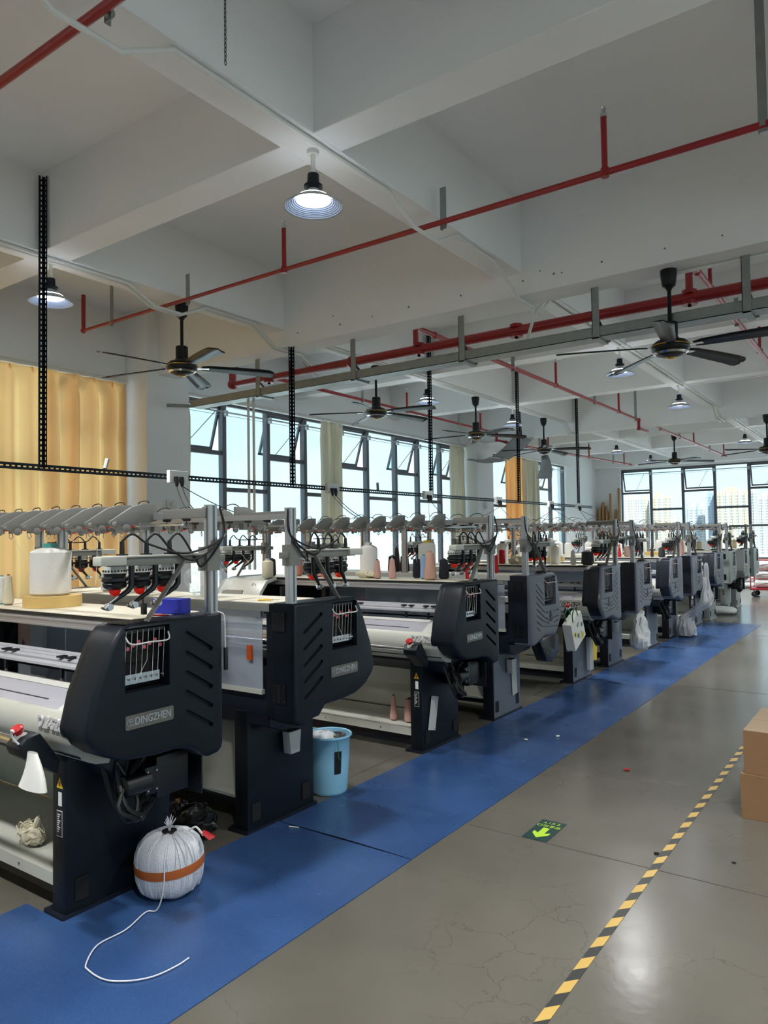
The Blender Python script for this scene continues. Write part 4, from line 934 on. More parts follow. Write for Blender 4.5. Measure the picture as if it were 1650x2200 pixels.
    # --- storage feeders on brackets at both ends
    def feeder_set(x, sgn):
        br = B(MB().box(x-.012, x+.012, -.57, .05, 1.498, 1.532), 'feeder_bracket', 'arm_grey', bevel=.003)
        B(MB().box(x-.03, x+.03, -.62, -.50, 1.502, 1.54).box(x-.026, x+.026, -.58, -.05, 1.532, 1.542), 'bracket_box', 'beige_enamel', br, bevel=.006)
        B(MB().box(x-.034, x+.03, -.075, .0, 1.46, 1.57), 'post_clamp', 'arm_grey', br, smooth=0)
        B(MB().bar((x+.018*sgn, -.20, 1.515), (x+.018*sgn, -.245, 1.45), .028, .006).bar((x+.018*sgn, -.243, 1.455), (x+.018*sgn, -.40, 1.262), .028, .006), 'strut', 'arm_grey', br, smooth=0)
        xf = x-.055
        first = None
        for k in range(3):
            y = -.50+.12*k
            if first is None:
                f = B(MB().lathe([(.046, 1.50), (.047, 1.468)], (xf, y, 0), 22), 'storage_feeder', 'light_plastic')
                sl = MB()
                for a in range(22): q = 2*PI*a/22; sl.add(*(lambda m: (m.v, m.f))(MB().box(.0455, .0485, -.003, .003, 1.474, 1.482).tf(Matrix.Translation((xf, y, 0)) @ Matrix.Rotation(q, 4, 'Z'))))
                pp = [tag(B(sl, 'drum_slots', 'label_black', f, smooth=0), kind='stuff'),
                      B(MB().lathe([(.046, 1.466), (.043, 1.455), (.052, 1.448), (.053, 1.436), (.045, 1.43), (.05, 1.424), (.045, 1.41), (.03, 1.400)], (xf, y, 0), 22), 'drum', 'black_plastic', f),
                      B(MB().lathe([(.024, 1.403), (.024, 1.392), (.018, 1.379), (.006, 1.372)], (xf, y, 0), 16), 'feeder_lens', 'red_lens', f),
                      B(MB().tube([(xf+.05, y+.045, 1.50), (xf+.05, y+.045, 1.415), (xf+.048, y+.03, 1.395), (xf+.02, y-.035, 1.345)], [.013, .012, .012, .007], 8), 'hook_arm', 'black_plastic', f),
                      B(MB().lathe([(.006, -.014), (.017, -.012), (.017, -.004), (.008, 0), (.014, .006), (.014, .012)], (xf+.02, y-.04, 1.332), 12, 'x').tube([(xf+.02, y-.04, 1.345), (xf+.02, y-.06, 1.325), (xf+.02, y-.075, 1.332)], .006, 6), 'guide_roller', 'bright_metal', f),
                      B(MB().box(xf+.03, xf+.07, y-.015, y+.015, 1.535, 1.548).tube([(xf+.05, y+.0, 1.545), (xf+.05, y+.0, 1.60)], [.011, .009], 8), 'feeder_plug', 'black_plastic', f)]
                first = f
            else:
                c = link('storage_feeder', first.data, None, root); c.location = (0, sy*.12*k, 0)
                for p_ in pp:
                    q = link(base_of(p_.name), p_.data, None, c)
                    if p_.get('kind'): q['kind'] = 'stuff'
        return xf
    feeder_set(-.05, 1); feeder_set(-2.46, -1)
    for k in range(3):
        y = -.50+.12*k
        B(MB().tube(spline([(-.055, y, 1.60), (-.05, y+.05, 1.63), (-.03, y+.12, 1.585-.03*k), (-.01, y*.35-.02, 1.545-.03*k), (-.012, .012, 1.62), (-.03, .01, 1.755)], 6), .0052, 6), 'power_cable', 'black_cable')
        B(MB().tube(spline([(-2.465, y, 1.60), (-2.47, y+.05, 1.64), (-2.47, y+.12, 1.60), (-2.46, y*.3, 1.60)], 5), .0045, 6), 'power_cable', 'black_cable')
    yn = MB(); rnd = random.Random(5)
    for k in range(9):
        x = -.5-.21*k; x2 = x+rnd.uniform(-.25, .25)
        yn.tube([(x, -.18, 1.64), (x2, -.10-.2*rnd.random(), 1.40)], .0008, 3)
    tag(B(yn, 'yarn_end', 'label_white'), kind='stuff')
    return root
PROTO = {}
MACH = [(2.344, 'A', 1, 'nearest dark navy knitting machine at lower left, front side and round slotted hood visible'),
        (2.83, 'A', -1, 'second dark navy knitting machine, seen from behind, a blue bucket by its leg'),
        (5.17, 'A', 1, 'third knitting machine with navy slotted hood, beige tray holding two pink cones'),
        (5.75, 'B', -1, 'fourth knitting machine, back view, slate chevron hood, paper bag hung just beyond it'),
        (8.19, 'B', 1, 'fifth knitting machine with chevron hood and the model letters beside a paper bag'),
        (8.77, 'B', -1, 'sixth knitting machine with chevron hood and a white plastic bag hung below it'),
        (11.0, 'B', 1, 'seventh knitting machine with chevron hood, a tall clear sack of scraps at its side'),
        (11.58, 'B', -1, 'eighth knitting machine, navy back corner, between the scrap sack and the grey machines'),
        (13.9, 'B', 1, 'ninth knitting machine, the last dark one before the pale grey machines'),
        (14.45, 'G', -1, 'first pale grey knitting machine of the far end, seen from behind'),
        (16.55, 'G', 1, 'second pale grey knitting machine of the far end'),
        (17.08, 'G', -1, 'farthest pale grey knitting machine beside the red trolley')]
for y, k, s_, lab in MACH:
    if (k, s_) in PROTO: o = copy_tree(PROTO[(k, s_)])
    else: o = PROTO[(k, s_)] = make_machine(k, s_)
    o.location = (-2.58, y, 0); o['label'] = lab; o['group'] = 'knitting machines in the row'

# ------------------------------------------------------------------ floor: mats, sign, tape
t = thing('floor_mat', 'near blue vinyl floor mat notched round the nearest machine leg, the twine ball on it', 'floor mat', (0, 0, 0), 'blue mats along the aisle')
MB().prism([(-3.22, -4.2), (-2.035, -4.2), (-2.04, 3.07), (-2.945, 3.07), (-2.945, 1.765), (-3.22, 1.765)], 'z', .0005, .004).build('sheet', 'blue_vinyl', t, smooth=0)
for i, (x0, x1, y0, y1, lab) in enumerate((
                                     (-2.93, -2.042, 3.076, 7.78, 'long blue vinyl floor mat beside the second to fifth machines'),
                                     (-2.92, -2.044, 7.786, 14.05, 'far blue vinyl floor mat running out towards the grey machines'))):
    t = thing('floor_mat', lab, 'floor mat', ((x0+x1)/2, (y0+y1)/2, 0), 'blue mats along the aisle')
    P = []; n = max(4, int((y1-y0)/.25)); w_ = (x1-x0)/2; l_ = (y1-y0)/2
    top = [[(-w_+2*w_*i_/6, -l_+2*l_*j/n, .004+.003*max(0, math.sin(i_*1.3+j*.9))*(1 if 0 < i_ < 6 and j in (1, n-1) else 0)+(.006*math.sin(PI*i_/6) if j in (0, n) else 0)) for i_ in range(7)] for j in range(n+1)]
    o = MB().grid(top).build('sheet', 'blue_vinyl', t, smooth=0); so = o.modifiers.new('thick', 'SOLIDIFY'); so.thickness = .003
for pts, lab in ((((-2.97, 7.95), (-2.6, 7.88), (-2.18, 7.70)), 'raised fold across the blue mat by the fifth machine'),):
    m = MB(); m.tube([(x, y, .004) for x, y in pts], [.004, .012, .004], 8)
    m.build('mat_fold', 'blue_vinyl', bpy.data.objects['floor_mat.001'], loc=None).location = (-(-2.93-2.042)/2, -(3.076+7.78)/2, 0)
t = thing('exit_sign', 'dark green floor sticker with a lime arrow and exit lettering', 'floor sign', (-1.638, 3.773, .0015))
MB().box(-.07, .07, -.142, .142, 0, .001).build('sticker', 'sign_green', t, smooth=0)
MB().prism([(-.018, .03), (.018, .03), (.018, -.05), (.045, -.028), (.045, -.06), (0, -.115), (-.045, -.06), (-.045, -.028), (-.018, -.05)], 'z', .0012, .002).build('arrow', 'sign_lime', t, smooth=0)
text('lettering', '安全出口', .034, 'sign_lime', t, (0, .062, .0015), (-1, 0, 0), (0, -1, 0), .0008)
text('lettering', 'E X I T', .034, 'sign_lime', t, (0, .108, .0015), (-1, 0, 0), (0, -1, 0), .0008, .9)
t = thing('hazard_tape', 'yellow and black striped tape along the right side of the floor', 'floor tape', (-1.023, 3.2, .001))
ya, yb = MB(), MB(); y = -5.018; k = 0
while y < 2.9:
    (ya if k % 2 else yb).prism([(-.0195, y), (.0195, y+.045), (.0195, y+.045+.0872), (-.0195, y+.0872)], 'z', 0, .0012); y += .0872; k += 1
ya.build('yellow_stripes', mat('tape_yellow', (188, 156, 84), .4, var=.1, nscale=3), t, smooth=0); yb.build('black_stripes', mat('tape_black', (52, 54, 52), .4, var=.15, nscale=3), t, smooth=0)
tag(bpy.data.objects['yellow_stripes'], kind='stuff'); tag(bpy.data.objects['black_stripes'], kind='stuff')
# little litter on the floor
def crumb(name, lab, x, y, m, r, cat='scrap', z=.004):
    b = MB().ball((0, 0, r*.35), r, 8, 5, (1, .7, .45)); rnd = random.Random(int(x*1000))
    b.v = [(a+rnd.uniform(-r, r)*.3, c+rnd.uniform(-r, r)*.3, max(0, d)) for a, c, d in b.v]
    tag(b.build(name, m, loc=(x, y, z*.2)), lab, cat)
crumb('floor_scrap', 'red lint smudge on the grey floor between exit sign and cardboard boxes', -1.575, 5.02, 'red_plastic', .02)
crumb('floor_scrap', 'tiny black scrap on the floor just left of the striped tape', -1.057, 3.797, 'rubber', .014)
crumb('floor_scrap', 'tiny dark chip on the floor right of the striped tape', -.72, 3.9, 'rubber', .01)
crumb('lint_tuft', 'white lint tuft on the blue mat in front of the third machine', -2.45, 5.32, 'label_white', .018, z=.03)
crumb('lint_tuft', 'second white lint tuft on the blue mat nearer the mat edge', -2.28, 5.55, 'label_white', .016, z=.03)
tag(MB().tube([(0, 0, .008), (.055, .02, .008)], .003, 6).build('thread_stub', 'label_white', loc=(-2.83, 3.04, 0)), 'short white thread stub on the mat beside the second machine leg', 'thread')

# ------------------------------------------------------------------ twine ball
TB = (-2.785, 2.195)
t = thing('twine_ball', 'white plastic twine ball with a brown tape band on the blue mat', 'twine ball', (TB[0], TB[1], .006))
t.scale = (1, 1, .93)
prof = [(.03, 0), (.10, .004), (.132, .03), (.147, .075), (.153, .14), (.15, .19), (.136, .235), (.105, .268), (.06, .287), (.03, .285), (.02, .278)]
b = MB().lathe(prof, n=44)
b.v = [(x*(1+.012*math.sin(9*math.atan2(y, x)+z*20)), y*(1+.012*math.sin(9*math.atan2(y, x)+z*20)), z+.004*math.sin(5*math.atan2(y, x))) for x, y, z in b.v]
b.build('twine_body', 'twine_wrap', t, smooth=70)
band = MB().lathe([(.1555, -.02), (.1575, 0), (.1555, .022)], n=44, caps=False); band.tf(Matrix.Translation((0, 0, .145)) @ Matrix.Rotation(math.radians(4), 4, 'X'))
band.build('tape_band', 'tape_brown', t, smooth=70)
MB().lathe([(.026, .282), (.034, .29), (.012, .289)], n=16).build('core_hole', 'black_void', t)
tuft = MB(); rnd = random.Random(2)
for k in range(26):
    a = rnd.uniform(0, 2*PI); e_ = rnd.uniform(.01, .035)
    tuft.tube([(.0, .0, .285), (.006*math.cos(a), .006*math.sin(a), .31), (e_*math.cos(a), e_*math.sin(a), .335+rnd.uniform(-.01, .02))], [.004, .003, .001], 4)
tag(tuft.build('twine_tuft', 'twine_wrap', t), kind='stuff')
ln = MB()
for k in range(60):
    a0 = rnd.uniform(0, 2*PI); tw = rnd.uniform(-.5, .5); pts = []
    for (r, z) in prof[2:9]: a0 += tw*.12; pts.append(((r+.0015)*math.cos(a0), (r+.0015)*math.sin(a0), z))
    ln.tube(pts, .0016, 4)
tag(ln.build('twine_strands', 'twine_wrap', t), kind='stuff')
lt = MB().tube(spline([(.06, .06, .282), (.09, .075, .30), (.115, .08, .285), (.125, .09, .262)], 5), .005, 6); lt.build('tie_loop', 'label_white', t)
rb = MB()
for k in range(4): rb.add([(.10, .085, .275), (.125, .10, .285), (.17+.012*k, .12-.01*k, .262+.004*k), (.155+.012*k, .10-.01*k, .25+.004*k)], [(0, 1, 2, 3)])
o = rb.build('red_ribbon', 'red_plastic', t, smooth=0); o.modifiers.new('thick', 'SOLIDIFY').thickness = .002
tp = [(-2.905, 2.105, .17), (-2.865, 2.055, .06), (-2.80, 2.02, .015), (-2.702, 2.003, .009), (-2.651, 1.868, .009), (-2.647, 1.738, .009), (-2.569, 1.638, .009), (-2.521, 1.617, .009), (-2.419, 1.616, .009), (-2.341, 1.659, .009), (-2.287, 1.729, .009), (-2.27, 1.82, .009), (-2.274, 1.88, .009)]
tp = [(-2.675, 2.088, .27), (-2.655, 2.065, .22), (-2.645, 2.055, .14), (-2.652, 2.045, .06), (-2.668, 2.03, .014)]+tp[3:]
MB().tube([(p[0]-TB[0], p[1]-TB[1], p[2]-.004) for p in map(tuple, spline(tp, 5))], .003, 6).build('loose_end', 'twine_wrap', t)

# ------------------------------------------------------------------ bucket
BK = (-3.02, 3.62)
t = thing('bucket', 'light blue plastic bucket with a dark label beside the second machine leg', 'bucket', (BK[0], BK[1], 0))
MB().lathe([(.10, .0), (.108, .004), (.114, .02), (.127, .20), (.134, .345), (.146, .352), (.148, .36), (.144, .366), (.134, .364), (.129, .345), (.112, .03), (.02, .015)], n=40, caps=False).lathe([(.02, .0), (.1, .0)], n=40, caps=False).build('body', 'bucket_blue', t, smooth=60)
P = []
for j in range(3): P.append([((.1255+.0056*j+.0012)*math.cos(a), (.1255+.0056*j+.0012)*math.sin(a), .14+.07*j) for a in [-.62+.07*i for i in range(6)]])
lb = MB().grid(P); lb.build('label', 'label_black', t)
P = [[((.1302+.002*j)*math.cos(a), (.1302+.002*j)*math.sin(a), .205+.02*j) for a in [-.62+.07*i for i in range(6)]] for j in range(2)]
MB().grid(P).build('label_stripe', 'tape_tan', t)
sc = MB().ball((-.01, .0, .33), .105, 16, 9, (1, 1, .45)); rnd = random.Random(9); sc.v = [(x+rnd.uniform(-.012, .012), y+rnd.uniform(-.012, .012), z+rnd.uniform(-.01, .014)) for x, y, z in sc.v]
tag(sc.build('crumpled_film', 'milky_film', smooth=60, loc=(BK[0]-.01, BK[1]-.02, 0)), 'crumpled white plastic and scraps filling the blue bucket', 'plastic waste')
sc = MB().ball((.05, .03, .335), .06, 12, 7, (1, 1, .5)); sc.v = [(x+rnd.uniform(-.012, .012), y+rnd.uniform(-.012, .012), z+rnd.uniform(-.01, .012)) for x, y, z in sc.v]
tag(sc.build('yarn_scraps', 'scrap_grey', smooth=60, loc=(BK[0], BK[1], 0)), 'dark tangled yarn scraps in the bucket beside the white plastic', 'yarn scraps')
MB().tube(spline([(.03, .02, .36), (.1, -.06, .37), (.135, -.075, .33), (.132, -.07, .26), (.139, -.06, .23)], 5), .0022, 5).build('hanging_thread', 'green_print', t)

# ------------------------------------------------------------------ cardboard boxes
def carton(label, x, y, z, w_, d_, h_, rz=0):
    t = thing('cardboard_box', label, 'box', (x, y, z), 'stacked cardboard boxes')
    t.rotation_euler = (0, 0, rz)
    b = MB().box(0, w_, 0, .005, 0, h_).box(0, w_, d_-.005, d_, 0, h_).box(0, .005, .005, d_-.005, 0, h_).box(w_-.005, w_, .005, d_-.005, 0, h_).box(.005, w_-.005, .005, d_-.005, 0, .005)
    b.build('carton', 'cardboard', t, smooth=0, bevel=.0012)
    for y0, y1 in ((.001, d_/2-.002), (d_/2+.002, d_-.001)):
        f = MB().box(.001, w_-.001, y0, y1, h_-.003, h_+.001); f.build('flap', 'cardboard_top', t, smooth=0)
    MB().box(-.0006, w_+.0006, d_/2-.03, d_/2+.03, h_+.001, h_+.0016).build('packing_tape', 'cardboard_top', t, smooth=0)
    return t
bb = carton('lower brown cardboard box of the stack at the right edge', -.792, 4.54, 0, .62, .66, .247, .02)
carton('upper brown cardboard box, set back on the lower one', -.772, 4.545, .249, .60, .64, .24, -.01)

# ------------------------------------------------------------------ plastic waste under the second machine
def blob(name, lab, cat, m, c, r, sc_, jit, seed, n=16, k=10, part='bag'):
    b = crumple(MB().ball((0, 0, 0), r, 34, 20, sc_), r*jit*2.6, 1.6/r, seed, -r*sc_[2]*.92)
    o = b.build(part, m, smooth=28)
    t = thing(name, lab, cat, (c[0], c[1], c[2]+r*sc_[2]*.92)); o.parent = t; return t
blob('black_bag', 'crumpled black plastic bag on the floor behind the second machine leg', 'plastic bag', 'black_bag', (-3.22, 2.70, .001), .13, (1.3, .6, .62), .17, 4)
yh = blob('yarn_heap', 'small heap of cream yarn on the tray of the nearest machine', 'yarn heap', 'yarn_cream', (-3.42, 1.90, .173), .062, (1.15, .7, .7), .12, 6, part='yarn')
rnd = random.Random(44); m = MB()
for k in range(46):
    a = rnd.uniform(0, 2*PI); c_ = (rnd.uniform(-.05, .04), rnd.uniform(-.03, .03), rnd.uniform(-.02, .05)); w_ = rnd.uniform(.02, .05)
    m.tube(spline([(c_[0]+w_*math.cos(a+q), c_[1]+.6*w_*math.sin(a+q), c_[2]+.02*math.sin(2*q+k)) for q in (0, 1, 2, 3, 4, 5)], 3), .0028, 4)
m.tube(spline([(.03, 0, .03), (.04, .01, .075), (.05, .0, .09), (.045, -.01, .06)], 4), [.012]*13, 6)
tag(m.build('yarn_strand', 'yarn_cream', yh), kind='stuff')

# ------------------------------------------------------------------ yarn cones, spools, tape rolls on the machine tables
TZ = 1.263
def cone(label, x, y, w_, h_, m, z=TZ, taper=.72, tip=None, base=None, kind='cone', group='yarn cones on the machine tables'):
    t = thing('yarn_cone', label, 'yarn cone', (x, y, z), group); r = w_/2; r1 = r*taper
    if kind == 'cone':
        MB().lathe([(r*.78, .006), (r*.96, .012), (r, .03), (r1*1.03, h_*.90), (r1*.93, h_*.935), (r1*.55, h_*.95)], n=24).build('yarn', m, t)
        MB().lathe([(r1*.5, h_*.94), (r1*.42, h_), (r1*.3, h_)], n=16).build('cone_tip', tip or 'cardboard', t)
        MB().lathe([(r*.7, 0), (r*.74, .008), (r*.6, .012)], n=20).build('cone_base', base or tip or 'cardboard', t)
    else:                                  # straight-sided big spool with a domed shoulder and collar
        MB().lathe([(r*.9, .002), (r, .012), (r*1.0, h_*.82), (r*.95, h_*.845), (r*.62, h_*.90), (r*.42, h_*.915)], n=32).build('yarn', m, t)
        MB().lathe([(r*.40, h_*.90), (r*.40, h_*.99), (r*.36, h_), (r*.2, h_)], n=24).build('collar', tip or 'light_plastic', t)
        MB().lathe([(r*.8, 0), (r*.8, .004), (r*.3, .004)], n=24).build('spool_base', base or 'light_plastic', t)
    return t
def tape_roll(label, x, y, w_, h_, z=TZ):
    t = thing('tape_roll', label, 'tape roll', (x, y, z), 'tape rolls on the machine tables')
    MB().lathe([(w_*.27, 0), (w_*.5, 0), (w_*.5, h_), (w_*.27, h_), (w_*.27, 0)], n=40, caps=False).build('tape', 'tape_tan', t)
    MB().lathe([(w_*.25, .001), (w_*.268, .001), (w_*.268, h_-.001), (w_*.25, h_-.001), (w_*.25, .001)], n=36, caps=False).build('core', 'cardboard', t)
tape_roll('wide tan tape roll under the large white spool on the nearest machine', -3.70, 2.165, .29, .058)
cone('large white spool with teal collar standing on the tan tape roll', -3.72, 2.165, .205, .275, 'yarn_white', z=TZ+.058, kind='spool', tip=mat('teal_plastic', (76, 150, 142), .4), base='light_plastic')
cone('small white cone with teal tip cut by the left edge, on the nearest machine', -4.10, 2.10, .046, .16, 'yarn_white', taper=.8, tip='teal_plastic')
cone('small cream white cone beside the teal tipped one on the nearest machine', -4.0, 2.085, .058, .168, 'yarn_cream', taper=.55)
cone('pale pink cone behind the large white spool on the second machine', -4.45, 3.0, .085, .13, 'yarn_palegrey', taper=.9)
cone('tall white spool standing in the clear bag on the second machine', -3.42, 2.99, .095, .215, 'yarn_white', kind='spool')
cone('dusty pink cone between the second machine post and its feeders', -4.22, 4.93, .10, .165, 'yarn_pink', taper=.86, tip='black_plastic')
cone('huge cream white spool with cloth at its foot on the third machine', -3.73, 5.03, .15, .30, 'yarn_white', kind='spool', tip='light_plastic')
cone('slim dusty pink cone with dark tip on the third machine', -3.545, 4.90, .058, .16, 'yarn_pink', taper=.62, tip='black_plastic')
cone('slim dusty pink cone, right one of the pair on the third machine', -3.39, 4.89, .062, .17, 'yarn_pink', taper=.62, tip='light_plastic')
cone('big beige pink cone at the front of the third machine table', -3.035, 4.90, .098, .225, 'yarn_beigepink', taper=.62, tip='kraft_tube')
cone('navy black cone half hidden right behind the big beige pink cone', -3.0, 5.05, .085, .165, 'yarn_black', taper=.75, tip='black_plastic')
cone('navy black cone at the left behind the pale blue cone', -3.29, 5.10, .07, .165, 'yarn_black', taper=.78, tip='black_plastic')
cone('pale blue cone squeezed behind the big beige pink cone', -3.15, 4.99, .06, .195, 'yarn_blue', taper=.85, tip='green_print')
cone('white cone by the strut of the third machine near its hood', -2.72, 5.03, .07, .16, 'yarn_white', taper=.55, tip='black_plastic')
cone('cream cone with domed shoulder on the control cabinet of the third machine', -4.60, 4.70, .10, .165, 'yarn_cream', kind='spool')
cone('black cone behind the cream cone on the control cabinet', -4.72, 4.88, .075, .165, 'yarn_black', taper=.8, tip='black_plastic')
cone('pale cream cone, wide, on the control cabinet of the third machine', -4.66, 5.05, .10, .16, 'yarn_cream', taper=.92, tip='light_plastic')
cone('terracotta cone beside the post on the third machine', -4.50, 5.0, .07, .16, 'yarn_terracotta', taper=.9, tip='cardboard')
cone('pale blue cone hidden by the second machine post', -4.36, 4.98, .07, .145, 'yarn_blue', taper=.85, tip='label_white')
cone('left black cone of the pair on the fourth machine', -4.06, 5.86, .09, .165, 'yarn_black', taper=.78, tip='yarn_brown')
cone('right black cone of the pair on the fourth machine', -3.93, 5.88, .095, .165, 'yarn_black', taper=.78, tip='black_plastic')
cone('dark brown cone standing between the two black cones', -4.10, 6.0, .07, .245, 'yarn_brown', taper=.5, tip='yarn_brown')
tape_roll('tan tape roll on the fourth machine behind the pale blue cone', -3.70, 5.92, .17, .05)
cone('large white spool with yellow collar on the fourth machine tape roll', -3.70, 5.92, .165, .255, 'yarn_white', z=TZ+.05, kind='spool', tip='warning_yellow')
cone('slim tall red cone on the fourth machine table near its hood', -2.98, 5.93, .04, .17, 'yarn_red', taper=.75, tip='red_plastic', base='light_plastic')
cone('red spool with pale wide foot on the fifth machine', -3.90, 7.92, .075, .18, 'yarn_red', taper=.92, tip='light_plastic', base='light_plastic')
cone('large white spool behind the red spool on the fifth machine', -3.97, 8.08, .15, .27, 'yarn_white', kind='spool', tip='arm_grey')
cone('grey tweed cone with black stripes on the fifth machine', -3.765, 8.04, .065, .165, 'yarn_tweed', taper=.5, tip='black_plastic')
cone('white cone near the hood of the fifth machine', -3.03, 7.935, .066, .17, 'yarn_white', taper=.62, tip='light_plastic')
cone('fat charcoal cone near the hood of the fifth machine', -2.87, 7.95, .14, .16, 'yarn_charcoal', taper=.86, tip='yarn_brown')
cone('white spool on the rear of the fifth machine table', -3.3, 8.08, .12, .24, 'yarn_white', kind='spool')
tape_roll('tan tape roll on the sixth machine under a white spool', -3.66, 8.95, .24, .05)
cone('large white spool on the tan tape roll of the sixth machine', -3.66, 8.95, .20, .22, 'yarn_white', z=TZ+.05, kind='spool')
cone('white spool on the sixth machine right of the tape roll', -3.2, 9.0, .14, .2, 'yarn_white', kind='spool')
cone('red cone beside the post of the seventh machine', -3.40, 10.75, .055, .2, 'yarn_red', taper=.35, tip='red_plastic')
cone('fat taupe cone on the seventh machine', -3.30, 10.84, .12, .17, 'yarn_taupe', taper=.92, tip='light_plastic')
cone('pale grey blue cone on the seventh machine', -3.11, 10.82, .10, .15, 'yarn_palegrey', taper=.9, tip='light_plastic')
cone('slim black brown cone on the seventh machine', -2.95, 10.8, .046, .165, 'yarn_brown', taper=.5, tip='black_plastic')
cone('slim dark olive cone on the seventh machine', -2.81, 10.85, .06, .17, 'yarn_darkolive', taper=.6, tip='black_plastic')
cone('dark grey cone at the hood end of the seventh machine', -2.80, 10.72, .085, .14, 'yarn_charcoal', taper=.8, tip='black_plastic')
tape_roll('tan tape roll on the eighth machine', -3.22, 11.8, .28, .05)
cone('tall slim pink cone at the hood end of the eighth machine', -2.77, 11.78, .05, .23, 'yarn_pink', taper=.9, tip='red_plastic', base='red_plastic')
cone('dusty pink cone with bent tip on the beige tray of the third machine', -3.30, 4.75, .062, .20, 'yarn_pink', taper=.45, tip='yarn_brown', z=.173, group='cones on the tray of the third machine')
cone('fat dusty pink cone with black core on the beige tray of the third machine', -3.155, 4.77, .10, .185, 'yarn_pink', taper=.88, tip='black_plastic', z=.173, group='cones on the tray of the third machine')
rnd = random.Random(21)
for x, y, c_, lab in ((-3.1, 13.65, 'white', 'white spool nearest the hood on the ninth machine'), (-3.35, 13.7, 'taupe', 'taupe spool on the ninth machine'), (-3.6, 13.6, 'white', 'white spool left of the taupe one on the ninth machine'), (-3.9, 13.7, 'white', 'leftmost white spool on the ninth machine'),
                 (-3.4, 14.65, 'white', 'white spool in the middle of the first grey machine'), (-3.75, 14.7, 'white', 'left white spool on the first grey machine'), (-3.0, 14.7, 'palegrey', 'pale grey spool near the hood of the first grey machine'), (-3.2, 16.3, 'white', 'white spool near the hood of the second grey machine'),
                 (-3.5, 16.35, 'cream', 'cream spool between two white ones on the second grey machine'), (-3.8, 16.3, 'white', 'left white spool on the second grey machine'), (-3.3, 17.3, 'white', 'white spool on the farthest grey machine'), (-3.0, 17.35, 'cream', 'cream spool on the farthest grey machine'),
                 (-4.1, 11.85, 'white', 'left white spool of two on the eighth machine'), (-3.8, 11.9, 'white', 'right white spool of two on the eighth machine'), (-4.2, 10.8, 'white', 'left white spool of two on the seventh machine'), (-3.9, 10.85, 'white', 'right white spool of two on the seventh machine'),
                 (-4.2, 9.05, 'white', 'white spool left of the tape roll on the sixth machine'), (-4.2, 3.05, 'white', 'white spool behind the clear film on the second machine')):
    cone(lab, x, y, rnd.uniform(.1, .16), rnd.uniform(.18, .25), 'yarn_'+c_, kind='spool')
# cloth around the big spool, loose films, small tools
blob('cloth_bag', 'cream cloth bunched round the foot of the huge spool on the third machine', 'cloth', 'yarn_cream', (-3.70, 4.97, TZ), .085, (1.25, .9, .32), .12, 8, part='cloth')
blob('clear_film', 'crumpled clear plastic film on the second machine behind the white spool', 'plastic film', 'clear_film', (-4.22, 2.97, TZ), .10, (1.0, .9, 1.0), .18, 12, part='film')
blob('clear_bag', 'milky clear plastic bag lying on the second machine near the first post', 'plastic bag', 'clear_film', (-3.38, 2.95, TZ), .13, (1.15, .7, .75), .14, 13)
blob('lint_bundle', 'beige lint bundle behind the red spool on the fifth machine', 'lint', 'yarn_cream', (-3.72, 7.93, TZ), .09, (1.2, .6, .6), .2, 17, part='lint')
t = thing('blue_carton', 'small bright blue carton on the nearest machine table', 'box', (-2.80, 2.225, TZ), rz=math.radians(12))
MB().box(-.08, .08, -.038, .038, 0, .068).build('carton', 'blue_box', t, smooth=0, bevel=.002)
MB().box(-.0795, .0795, -.0005, .0005, .068, .069).build('lid_seam', 'deep_navy', t, smooth=0)
t = thing('pen', 'dark red pen lying in front of the blue carton', 'pen', (-2.74, 2.10, TZ+.005), rz=math.radians(25))
MB().tube([(-.05, 0, 0), (.045, 0, 0)], .0042, 8).build('barrel', 'red_plastic', t); MB().tube([(.045, 0, 0), (.06, 0, 0)], [.004, .001], 8).build('tip', 'bright_metal', t)
t = thing('hanging_plug', 'black cable with plug dangling over the blue carton', 'cable', (-2.78, 2.05, 1.5))
MB().tube(spline([(.09, -.02, 0), (.03, 0, -.04), (.0, .0, -.12), (.02, -.01, -.18)], 5), .005, 6).build('cable', 'black_cable', t); MB().box(.012, .034, -.02, 0, -.225, -.175).build('plug', 'black_plastic', t, bevel=.003)
t = thing('cord_strap', 'white cord tied at the post and run down the nearest hood to a black clip', 'cord', (-2.60, 2.33, 1.27))
MB().tube(spline([(-.06, -.0, .05), (-.04, .01, .01), (.0, .0, -.002), (.026, .012, -.02), (.028, .016, -.12), (.027, .018, -.17)], 6), .0035, 6).build('cord', 'label_white', t)
MB().box(.021, .034, .01, .03, -.27, -.165).build('clip', 'black_plastic', t, bevel=.004)
t = thing('thread_snips', 'yellow handled thread snips on the second machine table', 'snips', (-2.86, 2.90, TZ+.006), rz=.5)
MB().tube(spline([(-.04, 0, 0), (0, .012, 0), (.04, 0, 0)], 4), .005, 6).build('handle', 'warning_yellow', t); MB().bar((.035, 0, 0), (.085, 0, 0), .008, .003).build('blade', 'bright_metal', t)
t = thing('scissors', 'small steel scissors on the third machine table by the strut', 'scissors', (-2.80, 4.90, TZ+.004), rz=.3)
for q in (-1, 1): MB().bar((0, 0, 0), (.06, .008*q, 0), .008, .003).tube([(-.03+.016*math.cos(a), .014*q+.012*math.sin(a), 0) for a in [2*PI*i/12 for i in range(13)]], .003, 5).bar((0, 0, 0), (-.018, .012*q, 0), .006, .003).build('blade_half', 'bright_metal', t)
t = thing('cup', 'red plastic cup near the hood of the third machine', 'cup', (-2.83, 5.14, TZ))
MB().lathe([(.022, 0), (.027, .09), (.025, .09), (.021, .004), (.001, .003)], n=20).build('body', 'red_plastic', t)

